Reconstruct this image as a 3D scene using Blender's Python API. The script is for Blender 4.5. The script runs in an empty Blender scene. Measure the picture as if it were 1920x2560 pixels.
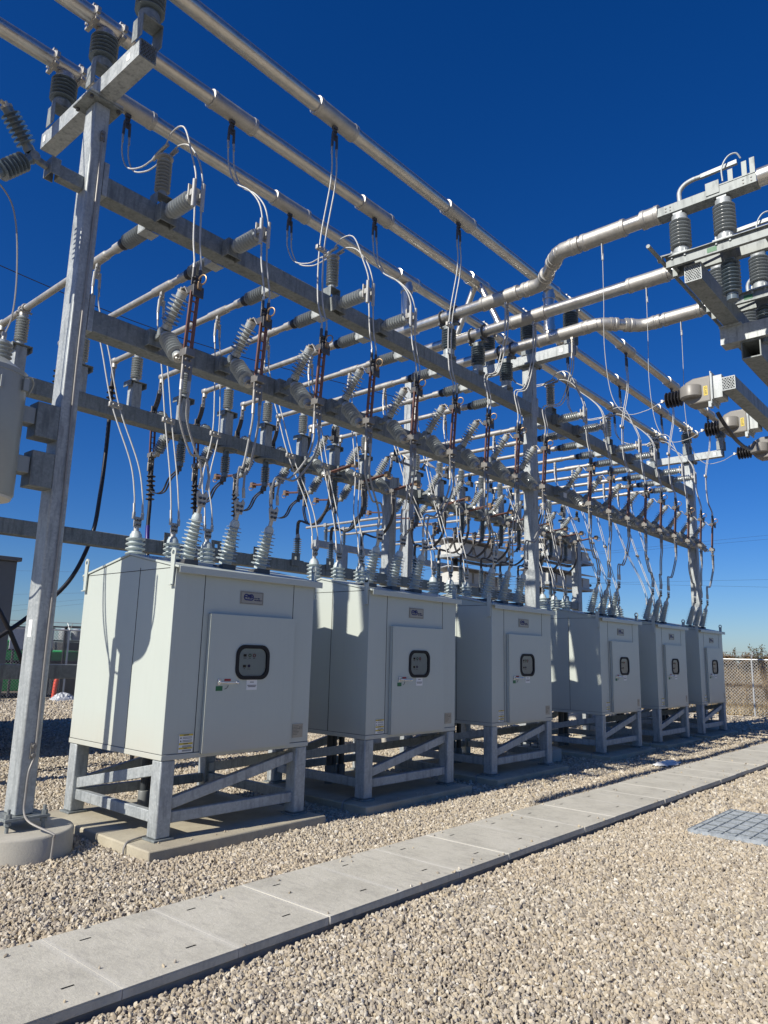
import bpy, math, random
import numpy as np
from mathutils import Vector, Matrix
random.seed(7); rng = np.random.default_rng(7)
D = bpy.data; S = bpy.context.scene; COL = S.collection
R_ = math.radians

# ------------------------------------------------------------------ camera
cd = D.cameras.new('camera'); cam = D.objects.new('camera', cd); COL.objects.link(cam)
CR = Matrix(((0.6565, -0.1598, -0.7372), (-0.7539, -0.1065, -0.6483), (0.0251, 0.9814, -0.1905)))
cam.matrix_world = Matrix.Translation((0, 0, 1.6)) @ CR.to_quaternion().normalized().to_matrix().to_4x4()
cd.sensor_fit = 'VERTICAL'; cd.sensor_height = 36.0; cd.lens = 36.0*1823.97/2560
cd.clip_start = 0.05; cd.clip_end = 6000
S.camera = cam

# ------------------------------------------------------------------ sky, sun, exposure
SUNV = Vector((-1.0, 0.10, 0.74)).normalized()
W = D.worlds.new('World'); S.world = W; W.use_nodes = True
nt = W.node_tree; nt.nodes.clear()
sky = nt.nodes.new('ShaderNodeTexSky'); sky.sky_type = 'NISHITA'; sky.sun_disc = False
sky.sun_elevation = math.asin(SUNV.z); sky.sun_rotation = math.atan2(SUNV.x, SUNV.y)
sky.altitude = 0; sky.air_density = 1.0; sky.dust_density = 0.35; sky.ozone_density = 10.0
bg = nt.nodes.new('ShaderNodeBackground'); bg.inputs[1].default_value = 0.078
hs = nt.nodes.new('ShaderNodeHueSaturation'); hs.inputs['Saturation'].default_value = 1.185; hs.inputs['Hue'].default_value = 0.512
wo = nt.nodes.new('ShaderNodeOutputWorld')
nt.links.new(sky.outputs[0], hs.inputs['Color']); nt.links.new(hs.outputs[0], bg.inputs[0]); nt.links.new(bg.outputs[0], wo.inputs[0])
sd = D.lights.new('sun', 'SUN'); sd.energy = 5.0; sd.angle = R_(0.53); sd.color = (1.0, 0.945, 0.84)
so = D.objects.new('sun', sd); COL.objects.link(so); so.location = SUNV*30
so.rotation_euler = (-SUNV).to_track_quat('-Z', 'Y').to_euler()
S.view_settings.view_transform = 'Standard'; S.view_settings.look = 'None'
S.view_settings.exposure = 0.30; S.view_settings.gamma = 1.0

# ------------------------------------------------------------------ materials
def lin(c): return tuple(x for x in c)+(1.0,)
class NM:
    def __init__(s, name, rough=0.5, metal=0.0, col=(.5, .5, .5)):
        s.m = D.materials.new(name); s.m.use_nodes = True; s.t = s.m.node_tree
        s.b = s.t.nodes['Principled BSDF']
        s.b.inputs['Base Color'].default_value = lin(col); s.b.inputs['Roughness'].default_value = rough
        s.b.inputs['Metallic'].default_value = metal
        s.co = None
    def n(s, k, **kw):
        x = s.t.nodes.new(k)
        for a, v in kw.items(): setattr(x, a, v)
        return x
    def l(s, a, b): s.t.links.new(a, b)
    def coord(s, obj=True):
        if not s.co:
            s.co = s.n('ShaderNodeTexCoord')
        return s.co.outputs['Object']
    def world(s):
        return s.n('ShaderNodeNewGeometry').outputs['Position']
    def map(s, v, scale):
        m = s.n('ShaderNodeMapping'); m.inputs['Scale'].default_value = scale; s.l(v, m.inputs[0]); return m.outputs[0]
    def noise(s, v, sc, det=4, rough=.55):
        x = s.n('ShaderNodeTexNoise'); x.inputs['Scale'].default_value = sc; x.inputs['Detail'].default_value = det
        x.inputs['Roughness'].default_value = rough; s.l(v, x.inputs['Vector']); return x.outputs['Fac']
    def vor(s, v, sc, feat='F1', out='Distance'):
        x = s.n('ShaderNodeTexVoronoi', feature=feat); x.inputs['Scale'].default_value = sc; s.l(v, x.inputs['Vector']); return x.outputs[out]
    def ramp(s, f, stops):
        r = s.n('ShaderNodeValToRGB'); e = r.color_ramp.elements
        while len(e) < len(stops): e.new(.5)
        for i, (p, c) in enumerate(stops):
            e[i].position = p; e[i].color = lin(c) if len(c) == 3 else c
        s.l(f, r.inputs[0]); return r.outputs[0]
    def mix(s, f, a, b, mode='MIX'):
        x = s.n('ShaderNodeMix', data_type='RGBA', blend_type=mode)
        if isinstance(f, float): x.inputs[0].default_value = f
        else: s.l(f, x.inputs[0])
        for i, v in ((6, a), (7, b)):
            if isinstance(v, tuple): x.inputs[i].default_value = lin(v) if len(v) == 3 else v
            else: s.l(v, x.inputs[i])
        return x.outputs[2]
    def base(s, c): s.l(c, s.b.inputs['Base Color']); return s
    def rough(s, f, lo, hi):
        x = s.n('ShaderNodeMapRange'); x.inputs[3].default_value = lo; x.inputs[4].default_value = hi
        s.l(f, x.inputs[0]); s.l(x.outputs[0], s.b.inputs['Roughness']); return s
    def bump(s, f, st=.3, d=.01):
        x = s.n('ShaderNodeBump'); x.inputs['Strength'].default_value = st; x.inputs['Distance'].default_value = d
        s.l(f, x.inputs['Height']); s.l(x.outputs[0], s.b.inputs['Normal']); return s

M = {}
def mk_galv(name, c0, c1, metal=.30, r0=.45, r1=.68):
    a = NM(name, metal=metal); v = a.world()
    sp = a.vor(v, 55, out='Color'); n1 = a.noise(v, 5, 5); n2 = a.noise(a.map(v, (7, 7, 1.2)), 3, 4)
    sep = a.n('ShaderNodeSeparateColor'); a.l(sp, sep.inputs[0])
    f = a.mix(.32, n1, sep.outputs[0])
    c = a.ramp(f, [(.25, c0), (.75, c1)])
    c = a.mix(a.ramp(n2, [(.50, (0, 0, 0)), (.70, (.75, .75, .75))]), c, tuple(x*.66 for x in c0)); n5 = a.noise(a.map(v, (4, 4, 1.6)), 5, 6, .7)
    c = a.mix(a.ramp(n5, [(.62, (0, 0, 0)), (.74, (.55, .55, .55))]), c, tuple(min(1, x*1.28) for x in c1))
    a.base(c); a.rough(f, r0, r1); a.bump(n1, .06, .004); return a.m
M['galv'] = mk_galv('galvanised_steel', (.30, .325, .33), (.45, .475, .475))
M['galv2'] = mk_galv('weathered_galvanised_steel', (.165, .185, .187), (.27, .29, .285))
M['grate'] = mk_galv('new_galvanised_grating', (.30, .335, .365), (.42, .455, .485), .4)
def mk_alum(name, c0, c1, r0, r1, metal=.9):
    a = NM(name, metal=metal); v = a.world()
    n = a.noise(a.map(v, (1, 1, 1)), 9, 6, .65); n2 = a.noise(v, 60, 3)
    a.base(a.ramp(a.mix(.3, n, n2), [(.3, c0), (.7, c1)])); a.rough(n, r0, r1); return a.m
M['alum'] = mk_alum('mill_aluminium', (.50, .48, .44), (.68, .66, .61), .24, .42)
M['cast'] = mk_alum('cast_aluminium', (.36, .35, .32), (.55, .53, .49), .42, .62, .75)
M['wire'] = mk_alum('stranded_aluminium_wire', (.62, .63, .63), (.80, .80, .79), .4, .55, .45)
def wire_strand(key, name, c0, c1, metal, rough):
    a = NM(name, metal=metal, rough=rough); v = a.coord()
    w = a.n('ShaderNodeTexWave', wave_type='BANDS', bands_direction='DIAGONAL'); w.inputs['Scale'].default_value = 55; a.l(v, w.inputs['Vector'])
    n = a.noise(v, 12, 3)
    a.base(a.mix(n, c0, c1)); a.bump(w.outputs['Fac'], .5, .003); M[key] = a.m
wire_strand('wire', 'stranded_aluminium_wire', (.36, .365, .36), (.54, .54, .525), .25, .5)
wire_strand('wire_shaded', 'shaded_aluminium_wire', (.23, .23, .225), (.40, .40, .385), .25, .55)  # same cable as the upper jumpers; shade on the lower runs put into colour
wire_strand('braid', 'dark_braided_strap', (.05, .05, .055), (.13, .125, .12), .3, .5)
def simple(key, name, col, rough, metal=0.0, var=.12, sc=14., coat=0.0, bump=0.0):
    a = NM(name, rough, metal); v = a.coord(); n = a.noise(v, sc, 5)
    a.base(a.mix(n, tuple(x*(1-var) for x in col), tuple(min(1, x*(1+var)) for x in col)))
    a.rough(n, max(.03, rough-.08), min(1, rough+.08))
    if coat: a.b.inputs['Coat Weight'].default_value = coat; a.b.inputs['Coat Roughness'].default_value = .15
    if bump: a.bump(a.noise(v, sc*6, 4), bump, .004)
    M[key] = a.m
simple('ins', 'slate_glazed_porcelain', (.115, .148, .172), .22, coat=.6)
simple('insm', 'grey_glazed_porcelain', (.25, .275, .285), .2, coat=.6)
simple('insl', 'light_grey_porcelain', (.34, .365, .365), .2, coat=.55)
simple('bush', 'pale_polymer_bushing', (.43, .485, .48), .35)
simple('rub', 'black_rubber', (.022, .022, .026), .5)
simple('blk', 'black_cable_jacket', (.018, .017, .02), .38)
simple('pur', 'purple_heat_shrink', (.03, .015, .16), .35)
simple('brown', 'rust_brown_fuse_tube', (.135, .062, .048), .5, var=.3)
simple('dkst', 'dark_hardware', (.10, .10, .10), .5, .6, var=.3)
simple('contact', 'dull_contact_metal', (.235, .225, .21), .5, .6, var=.3)
simple('bronze', 'bronze_hardware', (.36, .25, .15), .4, .7)
simple('gask', 'black_gasket', (.006, .006, .007), .75)
simple('whit', 'white_label', (.74, .74, .72), .5, var=.04)
simple('yel', 'yellow_label', (.62, .47, .05), .5, var=.06)
simple('grn', 'green_label', (.012, .13, .045), .5)
simple('red', 'red_label', (.30, .015, .018), .5)
simple('blu', 'blue_print', (.012, .016, .12), .5)
simple('ink', 'dark_print', (.05, .05, .05), .6)
simple('plate', 'beige_nameplate', (.33, .305, .255), .4, .25, var=.06)
simple('pt', 'taupe_epoxy', (.205, .193, .172), .42, var=.06)
simple('tank', 'grey_tank_paint', (.29, .31, .30), .35, var=.05, coat=.2)
simple('dkcab', 'dark_grey_cabinet_paint', (.16, .17, .185), .45)
simple('capw', 'off_white_paint', (.52, .515, .48), .5, var=.08)
simple('mgrn', 'green_machine_paint', (.04, .58, .12), .4)
simple('orange', 'orange_plastic', (.65, .07, .03), .5)
simple('bag', 'grey_plastic_sheet', (.45, .47, .5), .35, var=.3)
simple('paper', 'white_paper', (.72, .72, .70), .8, var=.08)
simple('pvc', 'dark_conduit', (.04, .045, .05), .45)
simple('pvcg', 'grey_conduit_collar', (.16, .17, .17), .5)
simple('fw', 'fence_wire', (.50, .51, .51), .45, .5)
simple('copper', 'tinned_ground_wire', (.30, .285, .265), .5, .4)
simple('inspan', 'instrument_panel', (.50, .54, .52), .45, var=.05)
simple('chrome', 'chrome_handle', (.75, .75, .75), .15, .95)
simple('leaf', 'dry_olive_leaves', (.095, .082, .045), .7, var=.4, sc=3)
simple('leaf2', 'brown_leaves', (.15, .095, .045), .8, var=.4, sc=3)
simple('bark', 'brown_twigs', (.10, .075, .05), .9, var=.3)
simple('lamp', 'floodlight_face', (.62, .58, .48), .3)
# cabinet paint
a = NM('grey_cabinet_paint', .38); v = a.world(); n = a.noise(v, 2.2, 6); n2 = a.noise(a.map(v, (9, 9, .55)), 3, 5, .65); n3 = a.noise(v, 180, 2)
c = a.mix(n, (.445, .485, .445), (.475, .512, .47)); c = a.mix(a.ramp(n2, [(.52, (0, 0, 0)), (.85, (.35, .35, .35))]), c, (.40, .425, .385))
zz_ = a.n('ShaderNodeSeparateXYZ'); a.l(v, zz_.inputs[0]); zr_ = a.n('ShaderNodeMapRange'); zr_.inputs[1].default_value = .70; zr_.inputs[2].default_value = 1.05; zr_.inputs[3].default_value = 1.0; zr_.inputs[4].default_value = 0.0; a.l(zz_.outputs[2], zr_.inputs[0])
zm_ = a.n('ShaderNodeMath', operation='MULTIPLY'); a.l(zr_.outputs[0], zm_.inputs[0]); a.l(n, zm_.inputs[1])
c = a.mix(zm_.outputs[0], c, (.46, .43, .36))
a.base(c); a.rough(n, .3, .45); a.bump(n3, .04, .001); M['paint'] = a.m
# concrete
def conc(key, name, c0, c1, stain, sc=3., form=0):
    a = NM(name, .85); v = a.world(); n = a.noise(v, sc, 8, .65); n2 = a.noise(v, sc*18, 5, .7); p = a.vor(v, 85)
    n3 = a.noise(v, .9, 4)
    c = a.ramp(a.mix(.35, n, n2), [(.3, c0), (.7, c1)])
    c = a.mix(a.ramp(n3, [(.5, (0, 0, 0)), (.75, (.6, .6, .6))]), c, stain)
    c = a.mix(a.ramp(p, [(.03, (.55, .55, .55)), (.10, (0, 0, 0))]), c, tuple(x*.55 for x in c0))
    a.base(c)
    h = a.mix(.5, n2, n)
    if form:
        g = a.noise(a.map(v, (40, 40, 2)), 3, 3); h = a.mix(.5, h, g)
    a.bump(h, .45, .012); M[key] = a.m
conc('pad', 'tan_concrete', (.31, .275, .205), (.50, .455, .345), (.24, .20, .14), 4., 1)
conc('pier', 'grey_concrete', (.36, .34, .29), (.50, .47, .40), (.30, .28, .23), 4.)
conc('lid', 'precast_cover_concrete', (.34, .325, .28), (.46, .44, .385), (.53, .51, .46), 2.2)
conc('wall', 'trench_wall_concrete', (.20, .19, .17), (.30, .29, .26), (.15, .14, .12), 3.)
a = NM('precast_cover_concrete_lid', .85); v = a.world(); n = a.noise(v, 2.6, 8, .68); n2 = a.noise(v, 34, 5, .72); n4 = a.noise(a.map(v, (9, 3, 3)), 2.5, 5); p = a.vor(v, 70)
c = a.ramp(a.mix(.35, n, n2), [(.32, (.36, .34, .285)), (.5, (.49, .465, .39)), (.68, (.56, .53, .455))])
c = a.mix(a.ramp(n4, [(.52, (0, 0, 0)), (.72, (.6, .6, .6))]), c, (.35, .33, .285))
sx_ = a.n('ShaderNodeSeparateXYZ'); a.l(a.coord(), sx_.inputs[0]); mp_ = a.n('ShaderNodeMath', operation='PINGPONG'); mp_.inputs[1].default_value = .3255; a.l(sx_.outputs[0], mp_.inputs[0])
ad_ = a.n('ShaderNodeMath', operation='MULTIPLY_ADD'); ad_.inputs[1].default_value = .045; a.l(n2, ad_.inputs[0]); a.l(mp_.outputs[0], ad_.inputs[2])
c = a.mix(a.ramp(ad_.outputs[0], [(.020, (.5, .5, .5)), (.058, (0, 0, 0))]), c, (.62, .60, .54))
c = a.mix(a.ramp(p, [(.03, (.6, .6, .6)), (.11, (0, 0, 0))]), c, (.20, .19, .165))
a.base(c); a.bump(a.mix(.6, n, n2), .55, .014); M['lid'] = a.m
# gravel ground sheet
a = NM('gravel_bed', .9); v = a.world(); vc = a.vor(v, 46, out='Color'); vd = a.vor(v, 46); n = a.noise(v, 1.3, 6); n2 = a.noise(v, 20, 4)
sep = a.n('ShaderNodeSeparateColor'); a.l(vc, sep.inputs[0])
c = a.ramp(sep.outputs[0], [(0., (.24, .21, .175)), (.3, (.38, .335, .265)), (.65, (.48, .43, .345)), (1., (.66, .60, .50))])
c = a.mix(a.ramp(n, [(.4, (0, 0, 0)), (.7, (.45, .45, .45))]), c, (.40, .335, .25))
a.base(c); a.bump(vd, .6, .02); M['gravel'] = a.m
# loose stones, one colour each
a = NM('loose_gravel_stones', .8); oi = a.n('ShaderNodeObjectInfo'); v = a.coord(); n = a.noise(v, 1.4, 4); wp = a.noise(a.world(), .9, 4)
c = a.ramp(oi.outputs['Random'], [(0., (.17, .15, .13)), (.12, (.26, .235, .20)), (.26, (.40, .335, .23)), (.42, (.45, .40, .315)), (.56, (.33, .305, .27)), (.70, (.50, .425, .30)), (.84, (.53, .485, .40)), (.94, (.63, .59, .50)), (1., (.74, .71, .64))])
c = a.mix(n, c, a.mix(.6, c, (.34, .28, .20)))
c = a.mix(a.ramp(wp, [(.42, (0, 0, 0)), (.72, (.28, .28, .28))]), c, (.43, .34, .23))
a.base(c); M['stone'] = a.m
# dry field and berm
a = NM('dry_grass_soil', .95); v = a.world(); n = a.noise(v, .7, 7); n2 = a.noise(v, 9, 6)
a.base(a.ramp(a.mix(.5, n, n2), [(.3, (.06, .044, .027)), (.5, (.14, .102, .06)), (.7, (.27, .20, .11))])); a.bump(n2, .6, .08); M['field'] = a.m
a = NM('dry_grass_blades', .8); v = a.world(); n = a.noise(v, 2.5, 5); oi = a.noise(v, 30, 2)
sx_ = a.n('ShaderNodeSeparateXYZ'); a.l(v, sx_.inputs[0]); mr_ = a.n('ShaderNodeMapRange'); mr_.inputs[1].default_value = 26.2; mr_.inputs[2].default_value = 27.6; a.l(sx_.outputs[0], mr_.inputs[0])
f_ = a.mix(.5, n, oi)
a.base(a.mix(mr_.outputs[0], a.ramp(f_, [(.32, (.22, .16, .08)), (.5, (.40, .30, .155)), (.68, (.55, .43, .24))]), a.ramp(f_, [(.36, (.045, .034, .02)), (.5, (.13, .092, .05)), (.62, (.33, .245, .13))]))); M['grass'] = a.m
# window glass
a = NM('door_glass', .04, col=(.9, .95, .95)); g = a.n('ShaderNodeBsdfGlossy'); g.inputs['Roughness'].default_value = .03
tr = a.n('ShaderNodeBsdfTransparent'); tr.inputs[0].default_value = (.88, .92, .92, 1); fr = a.n('ShaderNodeFresnel'); fr.inputs[0].default_value = 1.6
mx = a.n('ShaderNodeMixShader'); a.l(fr.outputs[0], mx.inputs[0]); a.l(tr.outputs[0], mx.inputs[1]); a.l(g.outputs[0], mx.inputs[2])
a.l(mx.outputs[0], a.t.nodes['Material Output'].inputs[0]); M['glass'] = a.m

# ------------------------------------------------------------------ mesh builder
def V(*a): return np.array(a, float)
def nrm(v): return v/np.linalg.norm(v)
def frame(d):
    d = nrm(np.array(d, float)); u = V(0, 0, 1) if abs(d[2]) < .9 else V(1, 0, 0)
    x = nrm(np.cross(u, d)); y = np.cross(d, x); return x, y, d
def smooth_path(pts, n=6):
    P = [np.array(p, float) for p in pts]
    if len(P) < 3: return P
    Q = [2*P[0]-P[1]]+P+[2*P[-1]-P[-2]]; out = []
    for i in range(1, len(Q)-2):
        p0, p1, p2, p3 = Q[i-1:i+3]
        for k in range(n):
            t = k/n
            out.append(.5*((2*p1)+(-p0+p2)*t+(2*p0-5*p1+4*p2-p3)*t*t+(-p0+3*p1-3*p2+p3)*t**3))
    out.append(P[-1]); return out
class MB:
    def __init__(s): s.v = []; s.f = []
    def add(s, vs, fs):
        b = len(s.v); s.v += [tuple(float(c) for c in p) for p in vs]; s.f += [tuple(i+b for i in q) for q in fs]; return s
    def box(s, x0, x1, y0, y1, z0, z1):
        vs = [(x, y, z) for z in (z0, z1) for y in (y0, y1) for x in (x0, x1)]
        return s.add(vs, [(0, 2, 3, 1), (4, 5, 7, 6), (0, 1, 5, 4), (2, 6, 7, 3), (0, 4, 6, 2), (1, 3, 7, 5)])
    def cbox(s, c, d): return s.box(c[0]-d[0]/2, c[0]+d[0]/2, c[1]-d[1]/2, c[1]+d[1]/2, c[2]-d[2]/2, c[2]+d[2]/2)
    def bar(s, p, q, w, h, up=None):
        p = np.array(p, float); q = np.array(q, float); d = nrm(q-p)
        if up is None: up = V(0, 0, 1) if abs(d[2]) < .95 else V(1, 0, 0)
        x = nrm(np.cross(d, np.array(up, float))); z = np.cross(x, d)
        vs = [e+x*w/2*a+z*h/2*b for e in (p, q) for b in (-1, 1) for a in (-1, 1)]
        return s.add(vs, [(0, 1, 3, 2), (4, 6, 7, 5), (0, 4, 5, 1), (1, 5, 7, 3), (3, 7, 6, 2), (2, 6, 4, 0)])
    def lathe(s, prof, o=(0, 0, 0), d=(0, 0, 1), n=16, caps=True):
        x, y, z = frame(d); o = np.array(o, float); vs = []; fs = []
        for r, h in prof:
            for k in range(n):
                t = 2*math.pi*k/n; vs.append(o+z*h+(x*math.cos(t)+y*math.sin(t))*r)
        for i in range(len(prof)-1):
            for k in range(n):
                a = i*n+k; b = i*n+(k+1) % n; fs.append((a, b, b+n, a+n))
        if caps: fs.append(tuple(range(n))[::-1]); fs.append(tuple(range((len(prof)-1)*n, len(prof)*n)))
        return s.add(vs, fs)
    def cyl(s, p, q, r, n=14, r2=None):
        p = np.array(p, float); q = np.array(q, float)
        return s.lathe([(r, 0), (r if r2 is None else r2, np.linalg.norm(q-p))], p, q-p, n)
    def tube(s, pts, r, n=8, sm=0):
        P = smooth_path(pts, sm) if sm else [np.array(p, float) for p in pts]
        m = len(P); T = [nrm((P[min(i+1, m-1)]-P[max(i-1, 0)])) for i in range(m)]
        x, y, _ = frame(T[0]); vs = []; fs = []
        for i in range(m):
            x = nrm(x-T[i]*x.dot(T[i])); y = np.cross(T[i], x)
            for k in range(n):
                t = 2*math.pi*k/n; vs.append(P[i]+(x*math.cos(t)+y*math.sin(t))*r)
        for i in range(m-1):
            for k in range(n):
                a = i*n+k; b = i*n+(k+1) % n; fs.append((a, b, b+n, a+n))
        fs.append(tuple(range(n))[::-1]); fs.append(tuple(range((m-1)*n, m*n)))
        return s.add(vs, fs)
    def strip(s, pts, w, h, side, sm=0):
        P = smooth_path(pts, sm) if sm else [np.array(p, float) for p in pts]
        m = len(P); sd_ = nrm(np.array(side, float)); vs = []; fs = []
        for i in range(m):
            t = nrm(P[min(i+1, m-1)]-P[max(i-1, 0)]); u = np.cross(sd_, t); u = nrm(u)
            for a, b in ((-1, -1), (1, -1), (1, 1), (-1, 1)): vs.append(P[i]+sd_*w/2*a+u*h/2*b)
        for i in range(m-1):
            for k in range(4):
                a = i*4+k; b = i*4+(k+1) % 4; fs.append((a, b, b+4, a+4))
        fs += [(3, 2, 1, 0), tuple(range((m-1)*4, m*4))]
        return s.add(vs, fs)
    def prism(s, poly, d):
        d = np.array(d, float); P = [np.array(p, float) for p in poly]; n = len(P)
        vs = P+[p+d for p in P]
        fs = [tuple(range(n))[::-1], tuple(range(n, 2*n))]+[(i, (i+1) % n, (i+1) % n+n, i+n) for i in range(n)]
        return s.add(vs, fs)
    def torus(s, c, R, r, d, n=16, m=6):
        x, y, z = frame(d); c = np.array(c, float)
        pts = [c+(x*math.cos(2*math.pi*k/n)+y*math.sin(2*math.pi*k/n))*R for k in range(n+1)]
        return s.tube(pts, r, m)
    def holed(s, x0, x1, z0, z1, y, th, hx0, hx1, hz0, hz1):
        for q in ((x0, hx0, z0, z1), (hx1, x1, z0, z1), (hx0, hx1, z0, hz0), (hx0, hx1, hz1, z1)):
            s.box(q[0], q[1], y, y+th, q[2], q[3])
        return s
    def tf(s, Mx):
        s.v = [tuple(Mx @ Vector(p)) for p in s.v]; return s
    def build(s, name, mat, parent=None, org=(0, 0, 0), bevel=0.0, ang=38, seg=2):
        me = D.meshes.new(name); o3 = np.array(org, float)
        me.from_pydata([tuple(np.array(p)-o3) for p in s.v], [], s.f); me.update()
        import bmesh
        bm = bmesh.new(); bm.from_mesh(me); bmesh.ops.recalc_face_normals(bm, faces=bm.faces); bm.to_mesh(me); bm.free()
        me.materials.append(M[mat] if isinstance(mat, str) else mat)
        for p in me.polygons: p.use_smooth = True
        me.set_sharp_from_angle(angle=R_(ang))
        ob = D.objects.new(name, me); COL.objects.link(ob)
        if parent is not None: ob.parent = parent
        else: ob.location = org
        if bevel:
            b = ob.modifiers.new('bevel', 'BEVEL'); b.width = bevel; b.segments = seg; b.limit_method = 'ANGLE'; b.angle_limit = R_(40); b.harden_normals = False
        return ob
def tag(o, label=None, cat=None, group=None, kind=None):
    if label: o['label'] = label
    if cat: o['category'] = cat
    if group: o['group'] = group
    if kind: o['kind'] = kind
    return o
def thing(name, label, cat, loc=(0, 0, 0), group=None, rz=0):
    e = D.objects.new(name, None); COL.objects.link(e); e.location = loc; e.rotation_euler = (0, 0, rz); e.empty_display_size = .1
    return tag(e, label, cat, group, 'thing')
def dup(root, loc, label, rz=None, group=None):
    r = root.copy(); COL.objects.link(r); r.location = loc; r['label'] = label
    if rz is not None: r.rotation_euler = (0, 0, rz)
    if group: r['group'] = group
    for ch in list(root.children):
        c = ch.copy(); COL.objects.link(c); c.parent = r
        for g in list(ch.children):
            q = g.copy(); COL.objects.link(q); q.parent = c
    return r
def text_mb(s, size, font_res=2, depth=.0015):
    cu = D.curves.new('txt', 'FONT'); cu.body = s; cu.size = size; cu.extrude = depth; cu.resolution_u = font_res; cu.align_x = 'LEFT'
    ob = D.objects.new('txt', cu); COL.objects.link(ob)
    dg = bpy.context.evaluated_depsgraph_get(); me = D.meshes.new_from_object(ob.evaluated_get(dg))
    mb = MB(); mb.add([tuple(q.co) for q in me.vertices], [tuple(p.vertices) for p in me.polygons])
    D.objects.remove(ob); D.meshes.remove(me); D.curves.remove(cu); return mb
def front(mb, x, y, z):     # text written in the XY plane turned to face -Y at (x, y, z)
    return mb.tf(Matrix.Translation((x, y, z)) @ Matrix.Rotation(math.pi/2, 4, 'X'))
ORD = ['first', 'second', 'third', 'fourth', 'fifth', 'sixth', 'seventh', 'eighth', 'ninth']
BAYN = ['near bay', 'far bay']

def shed_prof(r, Rr, L, n, e0=.12, e1=.12, re=None):
    re = re or r*1.05; p = [(re, 0), (re, L*e0)]; h0 = L*e0; h1 = L*(1-e1); st = (h1-h0)/n
    for i in range(n):
        z = h0+st*i
        p += [(r*.84, z+.04*st), (r*.84, z+st*.56), (Rr*.96, z+st*.66), (Rr, z+st*.70), (Rr, z+st*.78), (Rr*.97, z+st*.81), (r*.86, z+st*.92)]
    p += [(r, h1), (re, h1), (re, L)]; return p

# ------------------------------------------------------------------ setting
XS = [2.715, 10.74, 18.80]; YC = 6.13
XK = [3.43+.804*i for i in range(9)]+[11.44+.804*i for i in range(9)]
def bay(k): return 0 if k < 9 else 1
def nth(k): return ORD[k % 9]+' from left, '+BAYN[bay(k)]

m = MB(); m.add([(-12, -14, 0), (24.75, -14, 0), (24.75, 22.6, 0), (-12, 22.6, 0)], [(0, 1, 2, 3)])
tag(m.build('ground', 'gravel'), kind='structure')
m = MB(); m.add([(-1500, -1500, -.05), (2500, -1500, -.05), (2500, 2500, -.05), (-1500, 2500, -.05)], [(0, 1, 2, 3)])
tag(m.build('field', 'field'), kind='structure')
# berm beyond the right fence
m = MB(); nx, ny = 40, 90; vs = []
for i in range(nx+1):
    for j in range(ny+1):
        x = 25.2+i*.5; y = -12+j*.5; t = min(1, max(0, (x-25.8)/6.5)); h = 1.38*t*t*(3-2*t)
        if i > 30: h *= 1-(i-30)/10*.8
        h += .10*math.sin(y*1.7+x*.6)*t+.06*math.sin(y*4.1+x*2.3)*t+rng.normal()*.025*t-.02
        vs.append((x, y, h))
m.add(vs, [(i*(ny+1)+j, (i+1)*(ny+1)+j, (i+1)*(ny+1)+j+1, i*(ny+1)+j+1) for i in range(nx) for j in range(ny)])
berm = tag(m.build('hill', 'field', ang=80), kind='structure')
def berm_h(x, y):
    t = min(1, max(0, (x-25.8)/6.5)); return 1.38*t*t*(3-2*t)+.10*math.sin(y*1.7+x*.6)*t+.06*math.sin(y*4.1+x*2.3)*t
m = MB(); vs = []; fs = []
for q in range(15000):
    x = 25.0+rng.random()**1.3*8.5; y = -1+rng.random()*14; h = (.10+.22*rng.random())*(1.3 if x < 27 else 1)
    z = berm_h(x, y)-.02; t = rng.random()*6.28; w = .012+.012*rng.random(); lx, ly = rng.normal()*.09, rng.normal()*.09
    b = len(vs); vs += [(x-w*math.cos(t), y-w*math.sin(t), z), (x+w*math.cos(t), y+w*math.sin(t), z), (x+lx, y+ly, z+h)]; fs.append((b, b+1, b+2))
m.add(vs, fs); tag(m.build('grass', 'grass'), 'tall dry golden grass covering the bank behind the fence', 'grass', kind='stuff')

# loose gravel: stones scattered one by one, thinning out with distance
CRn = np.array(CR)
def in_view(P, mx=1.42):
    c = (P-V(0, 0, 1.6))@CRn
    z = -c[:, 2]; u = c[:, 0]/z*1823.97/960; w = c[:, 1]/z*1823.97/1280
    return (z > .5) & (abs(u) < mx) & (w > -1.15) & (w < 1.1)
pads_x = [(3.295+2.4315*i+(.85 if i > 2 else 0), 5.165+2.4315*i+(.85 if i > 2 else 0)) for i in range(6)]
def solid(P):
    x, y = P[:, 0], P[:, 1]; b = (y > 3.235) & (y < 4.075)
    for x0, x1 in pads_x: b |= (x > x0-.01) & (x < x1+.01) & (y > 5.15) & (y < 7.03)
    for px in XS: b |= ((x-px)**2+(y-YC)**2 < .44**2)
    return b
def scatter(lo, hi, dens, s0, s1):
    n = int(dens*math.pi*hi*hi/2.2); r = np.sqrt(rng.random(n)*(hi*hi-lo*lo)+lo*lo); t = R_(-22)+rng.random(n)*R_(126)
    P = np.stack([r*np.cos(t), r*np.sin(t), np.zeros(n)], 1); P = P[in_view(P) & ~solid(P) & (P[:, 0] < 24.6) & (P[:, 1] < 22.4)]
    wv = np.sin(P[:, 0]*1.9+P[:, 1]*.8)*np.sin(P[:, 1]*2.3-P[:, 0]*.6)+.6*np.sin(P[:, 0]*5.1+2)*np.sin(P[:, 1]*4.3)
    P = P[rng.random(len(P)) < np.clip(.93-.16*wv, .45, 1)]
    sc = s0+(s1-s0)*rng.random(len(P))**1.8
    P[:, 2] = sc*(.1+.8*rng.random(len(P)))+.008*np.sin(P[:, 0]*3.1+P[:, 1])*np.sin(P[:, 1]*2.7)+.004; return P, sc
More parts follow.
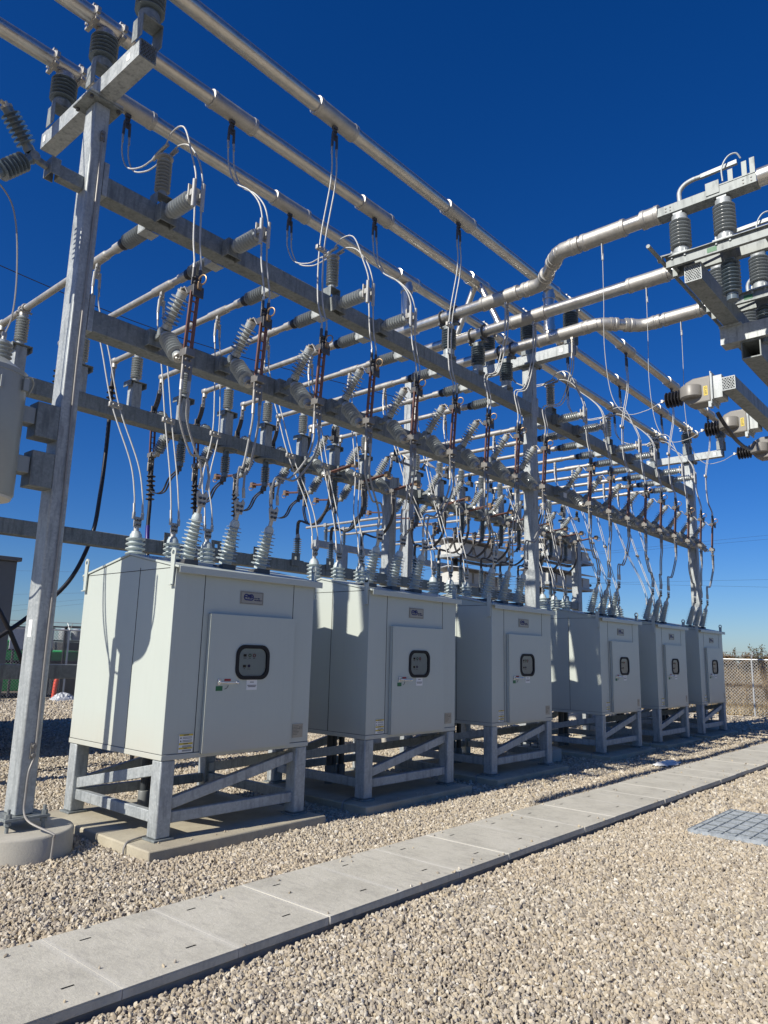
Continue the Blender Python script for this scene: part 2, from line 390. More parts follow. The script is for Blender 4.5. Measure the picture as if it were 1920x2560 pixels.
parts = [scatter(1.0, 4.6, 4200, .0068, .0150), scatter(4.6, 9.0, 2300, .0088, .0175), scatter(9.0, 16, 760, .014, .025), scatter(16, 25, 190, .025, .04)]
def strays(n):
    y = np.where(rng.random(n) < .45, 3.25+.10*rng.random(n)**1.5, np.where(rng.random(n) < .75, 4.06-.13*rng.random(n)**1.5, 3.3+.7*rng.random(n)))
    sc = .0055+.0065*rng.random(n); return np.stack([1.2+13*rng.random(n), y, .088+sc*.55], 1), sc
parts.append(strays(130))
def pad_strays(n):
    i = rng.integers(0, 6, n); x0 = np.array([p[0] for p in pads_x])[i]; sc = .005+.006*rng.random(n)
    return np.stack([x0+.05+1.75*rng.random(n), 5.19+.16*rng.random(n)**1.3, .09+sc*.55], 1), sc
parts.append(pad_strays(70))
PP = np.concatenate([p[0] for p in parts]); SC = np.concatenate([p[1] for p in parts])
me = D.meshes.new('gravel'); me.vertices.add(len(PP)); me.vertices.foreach_set('co', PP.ravel())
at_ = me.attributes.new('size', 'FLOAT', 'POINT'); at_.data.foreach_set('value', SC)
rt = me.attributes.new('turn', 'FLOAT_VECTOR', 'POINT'); rt.data.foreach_set('vector', (rng.random((len(PP), 3))*6.28).ravel())
print('stones', len(PP))
scol = D.collections.new('stones')
import bmesh
for q in range(7):
    bm = bmesh.new(); bmesh.ops.create_icosphere(bm, subdivisions=2 if q < 4 else 1, radius=1.0)
    ax = V(1+.35*rng.random(), .75+.3*rng.random(), .5+.3*rng.random()); pl = [(nrm(rng.normal(size=3)), .52+.3*rng.random()) for _ in range(9)]
    for vv in bm.verts:
        p = np.array(vv.co)
        for nn, dd in pl:
            e = p.dot(nn)-dd
            if e > 0: p = p-nn*e
        vv.co = p*ax*1.25
    ms = D.meshes.new('stone'); bm.to_mesh(ms); bm.free(); ms.materials.append(M['stone'])
    for p in ms.polygons: p.use_smooth = True
    ms.set_sharp_from_angle(angle=R_(28))
    scol.objects.link(D.objects.new('stone', ms))
gv = D.objects.new('gravel', me); COL.objects.link(gv); tag(gv, 'loose tan and grey crushed gravel covering the yard', 'gravel', kind='stuff')
ng = D.node_groups.new('scatter_stones', 'GeometryNodeTree'); ng.interface.new_socket('Geometry', in_out='INPUT', socket_type='NodeSocketGeometry'); ng.interface.new_socket('Geometry', in_out='OUTPUT', socket_type='NodeSocketGeometry')
N = ng.nodes.new; gi = N('NodeGroupInput'); go = N('NodeGroupOutput'); ip = N('GeometryNodeInstanceOnPoints'); ci = N('GeometryNodeCollectionInfo')
ci.inputs[0].default_value = scol; ci.inputs['Separate Children'].default_value = True; ci.inputs['Reset Children'].default_value = True; ip.inputs['Pick Instance'].default_value = True
na = N('GeometryNodeInputNamedAttribute'); na.data_type = 'FLOAT'; na.inputs[0].default_value = 'size'
nb = N('GeometryNodeInputNamedAttribute'); nb.data_type = 'FLOAT_VECTOR'; nb.inputs[0].default_value = 'turn'
mp = N('GeometryNodeMeshToPoints')
L = ng.links.new; L(gi.outputs[0], mp.inputs[0]); L(mp.outputs[0], ip.inputs['Points']); L(ci.outputs[0], ip.inputs['Instance']); L(na.outputs[0], ip.inputs['Scale']); L(nb.outputs[0], ip.inputs['Rotation']); L(ip.outputs[0], go.inputs[0])
gm = gv.modifiers.new('scatter', 'NODES'); gm.node_group = ng

# ------------------------------------------------------------------ cable trench and its covers
m = MB(); m.box(-1.2, 24, 3.27, 3.34, -.2, .036); m.box(-1.2, 24, 3.98, 4.05, -.2, .036)
tag(m.build('trench_wall', 'wall'), 'low concrete trench walls under the row of cover slabs', 'trench wall')
def cover(slots):
    m = MB(); w = .651
    xs = [0, .14, .21, .44, .51, w]
    zt, zb = .088, .042
    m.box(0, w, 0, .82, zb, zt-.006)
    # top skin with two hand slots
    hol = slots
    ys = sorted({0., .82}|{h[1] for h in hol}|{h[1]+.014 for h in hol}); xx = sorted({0., w}|{h[0] for h in hol}|{h[0]+.062 for h in hol})
    for i in range(len(xx)-1):
        for j in range(len(ys)-1):
            cx, cy = (xx[i]+xx[i+1])/2, (ys[j]+ys[j+1])/2
            if any(h[0] < cx < h[0]+.062 and h[1] < cy < h[1]+.014 for h in hol): continue
            b = len(m.v); m.v += [(xx[i], ys[j], zt), (xx[i+1], ys[j], zt), (xx[i+1], ys[j+1], zt), (xx[i], ys[j+1], zt)]; m.f.append((b, b+1, b+2, b+3))
    for p, q in (((0, 0), (w, 0)), ((w, 0), (w, .82)), ((w, .82), (0, .82)), ((0, .82), (0, 0))):
        b = len(m.v); m.v += [(*p, zt-.006), (*q, zt-.006), (*q, zt), (*p, zt)]; m.f.append((b, b+1, b+2, b+3))
    s_ = MB()
    for h in hol: s_.box(h[0]+.001, h[0]+.061, h[1]+.001, h[1]+.013, zt-.0055, zt-.004)
    return m, s_
m, s_ = cover([(.46, .185), (.13, .655)])
def jit(i): return (1.995+.655*i, 3.247+.004*math.sin(i*2.3), .0015*math.sin(i*4.1))
def cov_label(i):
    n = i+2
    return 'grey concrete trench cover slab, number %d of the row counted from the left' % n
lids = []
base_lid = thing('trench_cover', cov_label(0), 'trench cover', jit(0), 'concrete covers along the cable trench')
m.build('slab', 'lid', base_lid, bevel=.003)
for q in range(2):
    e_ = MB(); e_.v = s_.v[8*q:8*q+8]; e_.f = s_.f[:6]; e_.build('lifting_slot', 'gask', base_lid)
for i in range(-2, 33):
    if i == 0: continue
    o = dup(base_lid, jit(i), '')
    lids.append((i, o))
def spell(n):
    w = ['zero', 'first', 'second', 'third', 'fourth', 'fifth', 'sixth', 'seventh', 'eighth', 'ninth', 'tenth', 'eleventh', 'twelfth', 'thirteenth', 'fourteenth', 'fifteenth', 'sixteenth', 'seventeenth', 'eighteenth', 'nineteenth', 'twentieth']
    if n <= 20: return w[n]
    return {2: 'twenty', 3: 'thirty'}[n//10]+'-'+w[n % 10] if n % 10 else {2: 'twentieth', 3: 'thirtieth'}[n//10]
for i, o in lids+[(0, base_lid)]:
    o['label'] = 'grey concrete walkway cover with hand slots, %s slab from the left frame edge' % spell(i+3)

# ------------------------------------------------------------------ switch cabinets on their pads
PADW = 1.87
pad0 = None
CXS = [3.469+2.4315*i+(.85 if i > 2 else 0) for i in range(6)]
CABN = ['nearest', 'second nearest', 'third nearest', 'third farthest', 'second farthest', 'farthest']
m = MB(); m.box(-.174, 1.696, -.20, 1.66, -.3, .09)
# ground pad under each cabinet
for i, cx in enumerate(CXS):
    lb = ['sunlit tan concrete pad under the nearest grey cabinet', 'shaded concrete pad under the second grey cabinet', 'shaded concrete pad under the third grey cabinet beside the middle column', 'shaded concrete pad under the fourth cabinet just past the middle column', 'shaded concrete pad under the second farthest cabinet', 'concrete pad under the farthest cabinet near the wire fence'][i]
    if i == 0:
        pad0 = m.build('concrete_pad', 'pad', bevel=.012); tag(pad0, lb, 'concrete pad', 'pads under the grey cabinets'); pad0.location = (cx, 5.37, 0)
    else:
        o = pad0.copy(); COL.objects.link(o); o.location = (cx, 5.37, 0); o['label'] = lb
w, d = 1.604, 1.56
cab = thing('switch_cabinet', '', 'cabinet', (CXS[0], 5.37, .09), 'grey steel cabinets in a row')
Z = lambda z: z-.09
m = MB()
prof = [(0, Z(.75)), (d, Z(.75)), (d, Z(2.275)), (d/2-.02, Z(2.425)), (0, Z(2.275))]
m.prism([(0, y, z) for y, z in prof], (w, 0, 0))
housing = m.build('housing', 'paint', cab, bevel=.004)
m = MB(); m.box(-.004, w+.004, -.004, d+.004, Z(.705), Z(.7485)); m.build('base_frame', 'paint', cab, bevel=.004)
m = MB()     # seams: narrow recess lines as thin dark strips
for x in (.30, 1.333): m.box(x-.0025, x+.0025, -.0022, .001, Z(.752), Z(2.268))
m.box(-.0022, .001, .563, .568, Z(.752), Z(2.30)); m.box(-.0022, .001, .0, d, Z(2.272), Z(2.277))
m.box(-.0022, .001, .0, d, Z(.7488), Z(.7515)); m.box(0, w, -.0022, .001, Z(.7488), Z(.7515))
m.build('panel_seam', 'gask', cab)
m = MB(); sl = (2.425-2.275)/(d/2-.02)
def rz(y): return Z(2.275)+sl*(y if y < d/2-.02 else (d-y)*(d/2-.02)/(d/2+.02))
for (ya, yb) in ((-.05, d/2-.02), (d/2-.02, d+.05)):
    za, zb = rz(max(ya, -.05)) if ya < 0 else rz(ya), rz(yb) if yb < d else rz(d)-.05*sl
    if ya < 0: za = Z(2.275)-.05*sl
    m.prism([(-.012, ya, za+.003), (-.012, yb, zb+.003), (-.012, yb, zb+.022), (-.012, ya, za+.022)], (w+.075, 0, 0))
m.box(-.0, w+.063, -.056, -.0505, Z(2.228), Z(2.286)); m.box(-.0, w+.063, d+.0505, d+.056, Z(2.228), Z(2.286))
m.build('roof', 'paint', cab, bevel=.002)
# lifting eyes
for (x, y, sx) in ((-.016, .03, 1), (-.016, d-.03, 1), (w+.016, .03, -1), (w+.016, d-.03, -1)):
    m = MB(); hx = .006
    zt = Z(2.40) if x < 0 else Z(2.415)
    pts_o = [(x, y-.022, Z(2.13)), (x, y+.022, Z(2.13)), (x, y+.030, zt-.03)]+[(x, y+.036*math.cos(t), zt+.036*math.sin(t)) for t in np.linspace(0, math.pi, 9)]+[(x, y-.030, zt-.03)]
    # outer plate minus eye: build ring on top and plate below
    m.prism([(x-hx, p[1], min(p[2], zt-.018)) for p in pts_o[:3]]+[(x-hx, y+.03, zt-.016), (x-hx, y-.03, zt-.016), (x-hx, y-.03, zt-.03)], (2*hx, 0, 0))
    nR = 16; b = len(m.v)
    for k in range(nR):
        t = 2*math.pi*k/nR
        for rr in (.019, .036):
            for xx in (x-hx, x+hx): m.v.append((xx, y+rr*math.cos(t), zt+rr*math.sin(t)*1.15))
    for k in range(nR):
        p = b+k*4; q = b+((k+1) % nR)*4
        m.f += [(p, q, q+2, p+2), (p+1, p+3, q+3, q+1), (p, p+1, q+1, q), (p+2, q+2, q+3, p+3)]
    m.box(x-.02*sx-.004, x+.004, y-.024, y+.024, Z(2.122), Z(2.130)) if sx > 0 else m.box(x-.004, x+.024, y-.024, y+.024, Z(2.122), Z(2.130))
    m.build('lifting_eye', 'paint', cab)
# door
m = MB(); dx0, dx1, dz0, dz1 = .358, 1.331, Z(.737), Z(1.905)
def rrect(cx, cz, hx, hz, r, n=6):
    out = []
    for (sx, sz, a0) in ((1, 1, 0), (-1, 1, 90), (-1, -1, 180), (1, -1, 270)):
        for k in range(n+1):
            t = R_(a0+90*k/n); out.append((cx+sx*(hx-r)+r*math.cos(t), cz+sz*(hz-r)+r*math.sin(t)))
    return out
wx, wz = .838, Z(1.493)
hole = rrect(wx, wz, .165, .128, .075)
def plate_hole(m, x0, x1, z0, z1, hole, y0, y1):
    h2 = []
    for k in range(len(hole)):
        p, q = hole[k], hole[(k+1) % len(hole)]; nn_ = 8 if math.dist(p, q) > .05 else 1
        h2 += [(p[0]+(q[0]-p[0])*i/nn_, p[1]+(q[1]-p[1])*i/nn_) for i in range(nn_)]
    hole = h2; n = len(hole); cx = sum(h[0] for h in hole)/n; cz = sum(h[1] for h in hole)/n; out = []
    for hx_, hz_ in hole:
        ddx, ddz = hx_-cx, hz_-cz; tx = ((x1-cx)/ddx if ddx > 0 else (x0-cx)/ddx) if abs(ddx) > 1e-9 else 1e9
        tz = ((z1-cz)/ddz if ddz > 0 else (z0-cz)/ddz) if abs(ddz) > 1e-9 else 1e9
        t = min(tx, tz); out.append((cx+ddx*t, cz+ddz*t))
    b = len(m.v)
    for (p, q) in zip(hole, out):
        for y in (y0, y1): m.v += [(p[0], y, p[1]), (q[0], y, q[1])]
    for k in range(n):
        a_ = b+4*k; c_ = b+4*((k+1) % n)
        m.f += [(a_, a_+1, c_+1, c_), (a_+2, c_+2, c_+3, a_+3), (a_, c_, c_+2, a_+2)]
    # corner fill between successive outer points on different sides
    cor = [(x1, z1), (x0, z1), (x0, z0), (x1, z0)]
    for k in range(n):
        p, q = out[k], out[(k+1) % n]
        for c_ in cor:
            if (abs(p[0]-c_[0]) < 1e-6 or abs(p[1]-c_[1]) < 1e-6) and (abs(q[0]-c_[0]) < 1e-6 or abs(q[1]-c_[1]) < 1e-6) and abs(p[0]-q[0]) > 1e-6 and abs(p[1]-q[1]) > 1e-6:
                for y in (y0, y1):
                    bb = len(m.v); m.v += [(p[0], y, p[1]), (q[0], y, q[1]), (c_[0], y, c_[1])]; m.f.append((bb, bb+1, bb+2))
plate_hole(m, dx0, dx1, dz0, dz1, hole, -.044, -.040)
m.box(dx0, dx0+.004, -.040, -.006, dz0, dz1); m.box(dx1-.004, dx1, -.040, -.003, dz0, dz1); m.box(dx0, dx1, -.040, -.003, dz1-.004, dz1); m.box(dx0, dx1, -.040, -.003, dz0, dz0+.004)
door = m.build('door', 'paint', cab)
# window gasket ring
m = MB(); o_ = rrect(wx, wz, .190, .153, .092); i_ = rrect(wx, wz, .158, .121, .070); n = len(o_); b = 0
for k in range(n):
    m.v += [(o_[k][0], -.045, o_[k][1]), (o_[k][0], -.055, o_[k][1]), (i_[k][0], -.055, i_[k][1]), (i_[k][0], -.0375, i_[k][1])]
for k in range(n):
    p, q = 4*k, 4*((k+1) % n); m.f += [(p, q, q+1, p+1), (p+1, q+1, q+2, p+2), (p+2, q+2, q+3, p+3)]
m.build('window_frame', 'gask', door)
m = MB(); b = 0; m.add([(p[0], -.0440, p[1]) for p in rrect(wx, wz, .162, .125, .072)], [tuple(range(28))]); m.build('window_pane', 'glass', door)
m = MB(); m.box(wx-.180, wx+.180, -.0365, -.031, wz-.142, wz+.142); ip_ = m.build('instrument_panel', 'inspan', door)
def dark_boxes(lst, mat, name):
    m = MB()
    for x, z, a_, b_ in lst: m.box(wx+x-a_/2, wx+x+a_/2, -.040, -.037, wz+z-b_/2, wz+z+b_/2)
    m.build(name, mat, door)
dark_boxes([(-.085, .06, .032, .022)], 'gask', 'meter'); dark_boxes([(-.085, -.035, .032, .022)], 'gask', 'meter')
for x, mat in ((-.03, 'grn'), (.02, 'red')):
    m = MB(); m.torus((wx+x, -.039, wz+.06), .013, .0035, (0, 1, 0), 14, 6); m.build('push_button', mat, door)
m = MB(); m.cyl((wx-.035, -.037, wz-.033), (wx-.035, -.0425, wz-.033), .014); m.build('selector_switch', 'blu', door)
for q_ in [(-.085, .036, .03, .005), (-.03, .034, .022, .004), (.02, .034, .022, .004), (-.035, -.06, .028, .004), (-.085, -.058, .014, .005)]: dark_boxes([q_], 'ink', 'panel_lettering')
# handle and stickers
m = MB(); m.box(.462, .49, -.062, -.0445, Z(1.300), Z(1.348)); m.cyl((.476, -.062, Z(1.322)), (.476, -.085, Z(1.322)), .011); m.tube([(.476, -.08, Z(1.322)), (.53, -.084, Z(1.318)), (.60, -.084, Z(1.317)), (.655, -.08, Z(1.318))], .008, 8)
m.cyl((.64, -.08, Z(1.318)), (.664, -.08, Z(1.318)), .0125, 10); m.build('handle', 'chrome', door, bevel=.002)
for nm_, mt, r in (('open_sticker', 'red', (.538, .606, 1.330, 1.349)), ('closed_sticker', 'grn', (.452, .522, 1.248, 1.288)), ('lock_tag', 'whit', (.782, .900, 1.250, 1.3385))):
    m = MB(); m.box(r[0], r[1], -.0466, -.0445, Z(r[2]), Z(r[3])); m.build(nm_, mt, door)
m = MB(); m.tube([(.545, -.047, Z(1.262)), (.565, -.047, Z(1.268)), (.578, -.047, Z(1.284)), (.582, -.047, Z(1.296))], .0022, 5); m.build('arrow_mark', 'ink', door)
m = MB()
for z, x0, x1 in ((1.318, .82, .862), (1.290, .792, .892), (1.278, .80, .885)): m.box(x0, x1, -.0475, -.0467, Z(z)-.003, Z(z)+.003)
m.build('tag_lettering', 'ink', door)
# nameplate with the maker's mark
m = MB(); m.box(.688, .954, -.006, -.0023, Z(2.012), Z(2.130)); npl = m.build('nameplate', 'plate', cab)
m = MB(); fr_ = rrect(.821, Z(2.071), .124, .050, .004, 3)
m.tube([(p[0], -.0066, p[1]) for p in fr_]+[(fr_[0][0], -.0066, fr_[0][1])], .0012, 4)
m.build('border_line', 'ink', npl)
m = MB(); sw, sh = .0085, .0016; cx0, cz0 = .728, Z(2.054)
def stroke(pts): m.strip([(cx0+x, -.0074, cz0+z) for x, z in pts], sw, sh, (0, 1, 0))
def flat_stroke(pts, wd=.0108):
    P = [np.array([cx0+x, -.0068, cz0+z]) for x, z in pts]; vs = []
    for i in range(len(P)):
        t = nrm(P[min(i+1, len(P)-1)]-P[max(i-1, 0)]); nn = np.array([-t[2], 0, t[0]])
        for s1 in (-1, 1):
            for yy in (0, -.0016): vs.append(P[i]+nn*wd/2*s1+np.array([0, yy, 0]))
    fs = []
    for i in range(len(P)-1):
        a_ = 4*i; fs += [(a_, a_+4, a_+6, a_+2), (a_+1, a_+3, a_+7, a_+5), (a_, a_+1, a_+5, a_+4), (a_+2, a_+6, a_+7, a_+3)]
    m.add(vs, fs)
# E with a rounded back running on as the loop under M and up the right side of A
flat_stroke([(.034, .047), (.022, .047), (.012, .045), (.005, .037), (.0015, .026), (.003, .014), (.010, .003), (.020, -.001), (.045, -.002), (.075, -.002), (.090, -.001), (.101, .006), (.105, .020), (.104, .032), (.098, .042), (.088, .047), (.078, .047)])
flat_stroke([(.004, .026), (.030, .026)])
flat_stroke([(.041, .011), (.041, .049)]); flat_stroke([(.042, .047), (.053, .028)]); flat_stroke([(.053, .028), (.064, .047)]); flat_stroke([(.065, .049), (.065, .011)])
flat_stroke([(.078, .051), (.078, .011)]); flat_stroke([(.078, .026), (.103, .026)])
m.build('logo', 'blu', npl)
m = MB()
for tx, zz in (('ELECTRIC', 2.0655), ('MECHANICS', 2.048)):
    t_ = front(text_mb(tx, .0155), .846, -.0068, Z(zz)); m.add(t_.v, t_.f)
m.build('nameplate_lettering', 'blu', npl)
# warning and data plates
m = MB(); m.box(.150, .285, -.0052, -.0023, Z(.758), Z(.905)); wl = m.build('warning_label', 'whit', cab)
m = MB()
for z0, z1 in ((.888, .9035), (.818, .834), (.783, .797)): m.box(.152, .283, -.0060, -.0053, Z(z0), Z(z1))
m.build('warning_band', 'yel', wl)
m = MB()
for z in (.878, .868, .853, .843, .809, .801, .775, .768): m.box(.185, .275, -.0059, -.0053, Z(z)-.002, Z(z)+.002)
m.add([(.158, -.0057, Z(.868)), (.176, -.0057, Z(.868)), (.167, -.0057, Z(.884))], [(0, 1, 2)]); m.add([(.158, -.0057, Z(.842)), (.176, -.0057, Z(.842)), (.167, -.0057, Z(.858))], [(0, 1, 2)])
for r in ((.190, .245, .892, .899), (.195, .24, .823, .829), (.2, .235, .787, .793)): m.box(r[0], r[1], -.0066, -.006, Z(r[2]), Z(r[3]))
m.build('warning_lettering', 'ink', wl)
m = MB(); m.box(1.397, 1.528, -.0052, -.0023, Z(.795), Z(.920)); dp = m.build('data_plate', 'plate', cab)
m = MB()
for q in range(7): m.box(1.405, 1.405+.05+.05*random.random(), -.0058, -.0053, Z(.902-.013*q)-.0018, Z(.902-.013*q)+.0018)
for q in range(3): m.box(1.475, 1.52, -.0058, -.0053, Z(.895-.012*q)-.0015, Z(.895-.012*q)+.0015)
m.build('data_lettering', 'ink', dp)
# bushings: long ones on the front slope, short ones on the rear slope
nf = V(0, -sl, 1); nf = nrm(nf+V(0, -.10, 0)); nr_ = nrm(V(0, sl*.4, 1))
for j in range(3):
    bx = .29+.42*j
    b0 = V(bx, .30, rz(.30)+.03)
    m = MB()
    pr = [(.060, .03), (.060, .045)]; nS = 10; L0, L1 = .05, .395; st = (L1-L0)/nS
    for q in range(nS):
        z0 = L0+st*q; rb_ = .058-.0018*q; Rs = .098-.002*q if q % 2 == 0 else .088-.002*q
        pr += [(rb_, z0), (rb_, z0+st*.62), (Rs, z0+st*.72), (Rs, z0+st*.80), (rb_, z0+st*.90)]
    pr += [(.048, L1), (.047, L1+.03), (.034, L1+.055), (.034, L1+.062)]
    m.lathe(pr, b0, nf, 24); bo = m.build('long_bushing', 'bush', cab, ang=50)
    m = MB(); m.box(bx-.075, bx+.075, .30-.08, .30+.08, rz(.22)+.012, rz(.38)+.034); m.build('mounting_plate', 'dkst', bo, bevel=.004)
    m = MB(); tp = b0+nf*(L1+.06); m.cyl(tp, tp+nf*.075, .020, 12)
    pt_ = tp+nf*.06
    m.prism([(bx-.040, pt_[1]-.012, pt_[2]), (bx+.040, pt_[1]-.012, pt_[2]), (bx+.062, pt_[1]-.020, pt_[2]+.115), (bx+.038, pt_[1]-.022, pt_[2]+.15), (bx+.012, pt_[1]-.022, pt_[2]+.115), (bx-.012, pt_[1]-.022, pt_[2]+.115), (bx-.038, pt_[1]-.022, pt_[2]+.15), (bx-.062, pt_[1]-.020, pt_[2]+.115)], (0, -.012, 0))
    m.build('terminal', 'cast', bo, bevel=.003)
    m = MB()
    for sx in (-1, 1):
        for zz in (.03, .075): m.cyl((bx+sx*.021, pt_[1]-.012, pt_[2]+zz), (bx+sx*.021, pt_[1]-.042, pt_[2]+zz+.002), .0125, 8)
    m.build('terminal_bolt', 'dkst', bo)
    b0 = V(bx, 1.18, rz(1.18)+.01)
    m = MB(); pr = [(.070, 0), (.070, .02)]; nS = 6; L0, L1 = .02, .305; st = (L1-L0)/nS
    for q in range(nS):
        z0 = L0+st*q; pr += [(.066, z0), (.066, z0+st*.35), (.098-.0015*q, z0+st*.62), (.100-.0015*q, z0+st*.72), (.093, z0+st*.84), (.066, z0+st*.95)]
    pr += [(.060, L1), (.057, L1+.035), (.042, L1+.06), (.042, L1+.068)]
    m.lathe(pr, b0, nr_, 24); bo = m.build('short_bushing', 'bush', cab, ang=50)
    m = MB(); tp = b0+nr_*(L1+.06); m.cyl(tp, tp+nr_*.05, .026, 12); m.box(bx-.042, bx+.042, tp[1]-.016, tp[1]-.003, tp[2]+.05, tp[2]+.155)
    for sx in (-1, 1): m.box(bx+sx*.047-.013, bx+sx*.047+.013, tp[1]-.022, tp[1]+.004, tp[2]+.13, tp[2]+.20)
    m.build('terminal', 'cast', bo, bevel=.003)
    m = MB()
    for sx in (-1, 1):
        for zz in (.075, .12): m.cyl((bx+sx*.019, tp[1]-.015, tp[2]+zz), (bx+sx*.019, tp[1]-.036, tp[2]+zz), .011, 8)
    m.build('terminal_bolt', 'dkst', bo)
LT = {}   # terminal heights in cabinet space
b0 = V(0, .30, rz(.30)+.03); LT['long'] = b0+nf*(.395+.12); b0 = V(0, 1.18, rz(1.18)+.01); LT['short'] = b0+nr_*(.305+.06)
# stand
LW = .135
for x in (0.004, w-LW-.004):
    for y in (.004, d-LW-.004):
        m = MB(); m.box(x, x+LW, y, y+LW, .018, Z(.704)); lg = m.build('leg', 'galv', cab, bevel=.012)
        m = MB(); m.box(x-.022, x+LW+.022, y-.022, y+LW+.022, .0, .017); m.build('foot_plate', 'galv2', lg, bevel=.003)
bw = .09
def brace(p, q, up=None):
    m = MB(); m.bar(p, q, .06, bw, up); m.build('brace', 'galv', cab, bevel=.006)
zl, zh = .165, Z(.62)
for x in (.07, w-.07):
    brace((x, LW, zl), (x, d-LW, zl)); brace((x, d-LW-.0, zl+.10), (x, LW, zh))
for y in (.07, d-.07):
    brace((LW, y, zl-.004), (w-LW, y, zl-.004)); brace((LW, y, zl+.10), (w-LW, y, zh) if y < .5 else (w-LW, y, zh))
for q, (x, y) in enumerate(((.50, 1.02), (.60, 1.05), (.70, 1.02))):
    m = MB(); m.cyl((x, y, -.02), (x, y, Z(.704)), .036, 14); cdt = m.build('conduit', 'pvc', cab)
    m = MB(); m.lathe([(.036, -.01), (.047, 0.), (.052, .10), (.052, .19), (.047, .20), (.037, .203)], (x, y, 0), (0, 0, 1), 14); m.build('collar', 'pvcg', cdt)
CL = ['large light grey steel cabinet nearest the camera, its left side in sun',
      'light grey steel cabinet second from the left, half its side shaded',
      'light grey steel cabinet third from the left, standing before the middle steel column',
      'light grey steel cabinet fourth from the left, just past the middle column',
      'light grey steel cabinet fifth from the left, between two others',
      'light grey steel cabinet farthest away, closest to the wire fence']
cab['label'] = CL[0]
for i in range(1, 6): dup(cab, (CXS[i], 5.37, .09), CL[i])

# ------------------------------------------------------------------ steel columns, beams, cross arms
def column_top(x, y, wx_, wy_, z1, label, nm='steel_column', grp='galvanised steel columns', pier=True, plabel='', zb=.30, seam=True, plate=True):
    t = thing(nm, label, 'column', (x, y, 0), grp); o = (x, y, 0)
    m = MB(); m.box(x-wx_/2, x+wx_/2, y-wy_/2, y+wy_/2, zb, z1); m.build('shaft', 'galv', t, o, bevel=.012)
    m = MB(); m.box(x-wx_/2-.10, x+wx_/2+.10, y-wy_/2-.08, y+wy_/2+.08, zb-.022, zb-.001); m.build('base_plate', 'galv2', t, o, bevel=.003)
    for sx in (-1, 1):
        for sy in (-1, 1):
            m = MB(); bx, by = x+sx*(wx_/2+.065), y+sy*(wy_/2+.045); m.cyl((bx, by, zb-.11), (bx, by, zb+.065), .014, 10); m.cyl((bx, by, zb), (bx, by, zb+.03), .026, 6); m.cyl((bx, by, zb-.055), (bx, by, zb-.028), .026, 6); m.build('anchor_bolt', 'galv2', t, o)
    if plate:
        m = MB(); m.box(x-wx_/2-.10, x+wx_/2+.10, y-wy_/2-.06, y+wy_/2+.06, z1+.001, z1+.022); m.build('top_plate', 'galv2', t, o, bevel=.003)
        m = MB()
        for sx in (-1, 1):
            for sy in (-1, 1): m.cyl((x+sx*(wx_/2+.06), y+sy*(wy_/2+.03), z1-.025), (x+sx*(wx_/2+.06), y+sy*(wy_/2+.03), z1+.0), .018, 6)
        m.build('top_bolt', 'dkst', t, o)
    if pier:
        m = MB(); m.lathe([(.42, -.3), (.42, .175), (.41, .19), (.395, .195)], (0, 0, 0), (0, 0, 1), 40)
        p = m.build('concrete_pier', 'pier', ang=50); p.location = (x, y, 0); tag(p, plabel, 'concrete pier', 'round piers under the columns')
    return t
ZT = 6.60
WXc, WYc = .146, .205
c1 = column_top(XS[0], YC, WXc, WYc, ZT, 'tall sunlit galvanised column at the left beside the nearest cabinet', plabel='round concrete pier under the left column, beside the nearest pad')
column_top(XS[1], YC, WXc, WYc, ZT, 'galvanised column in the middle, rising behind the third cabinet', plabel='round concrete pier at the foot of the middle column')
column_top(XS[2], YC, WXc, WYc, ZT, 'farthest galvanised front column, rising behind the last cabinet', plabel='round concrete pier at the foot of the farthest front column')
m = MB(); m.box(XS[0]-WXc/2-.002, XS[0]-WXc/2-.0005, YC-.03, YC+.03, 1.66, 1.80); m.build('label', 'whit', c1, (XS[0], YC, 0))
YR = 9.20
for i, x in enumerate((2.70, 10.62, 18.55)):
    column_top(x, YR, .20, .20, 5.02, ['rear galvanised column hidden behind the hanging grey tank', 'short rear column ending at the rear beam, mid picture', 'short rear column at the right end of the rear beam'][i], nm='steel_column', grp='short rear steel columns', plabel=['pier under the rear column at the left', 'pier under the mid rear column behind the cabinets', 'pier under the right end rear column'][i], plate=False)
def expanded_mesh(mb, c, ux, uy, w_, h_, nx_, ny_, th=.004):
    c = np.array(c, float); ux = np.array(ux, float); uy = np.array(uy, float)
    for i in range(nx_):
        for j in range(ny_):
            a0 = c+ux*((i+.5)/nx_-.5)*w_+uy*((j+.5)/ny_-.5)*h_
            P = [a0+ux*w_/nx_/2, a0+uy*h_/ny_/2, a0-ux*w_/nx_/2, a0-uy*h_/ny_/2]
            for k in range(4): mb.bar(P[k], P[(k+1) % 4], .006, .007, np.cross(ux, uy))
    P = [c+ux*w_/2*s1+uy*h_/2*s2 for s1, s2 in ((1, 1), (-1, 1), (-1, -1), (1, -1))]
    for k in range(4): mb.bar(P[k], P[(k+1) % 4], .006, .006, np.cross(ux, uy))
def hollow(m, axis, a0, a1, u0, u1, v0, v1, th=.012):
    # rectangular tube, open ended; axis 'x' (u=y, v=z) or 'y' (u=x, v=z)
    for (p0, p1, q0, q1) in ((u0, u1, v0, v0+th), (u0, u1, v1-th, v1), (u0, u0+th, v0+th, v1-th), (u1-th, u1, v0+th, v1-th)):
        if axis == 'x': m.box(a0, a1, p0, p1, q0, q1)
        else: m.box(p0, p1, a0, a1, q0, q1)
AY0, AY1, AZ0, AZ1 = 5.28, 7.19, 6.645, 6.815
ARM = ['left', 'middle', 'farthest']
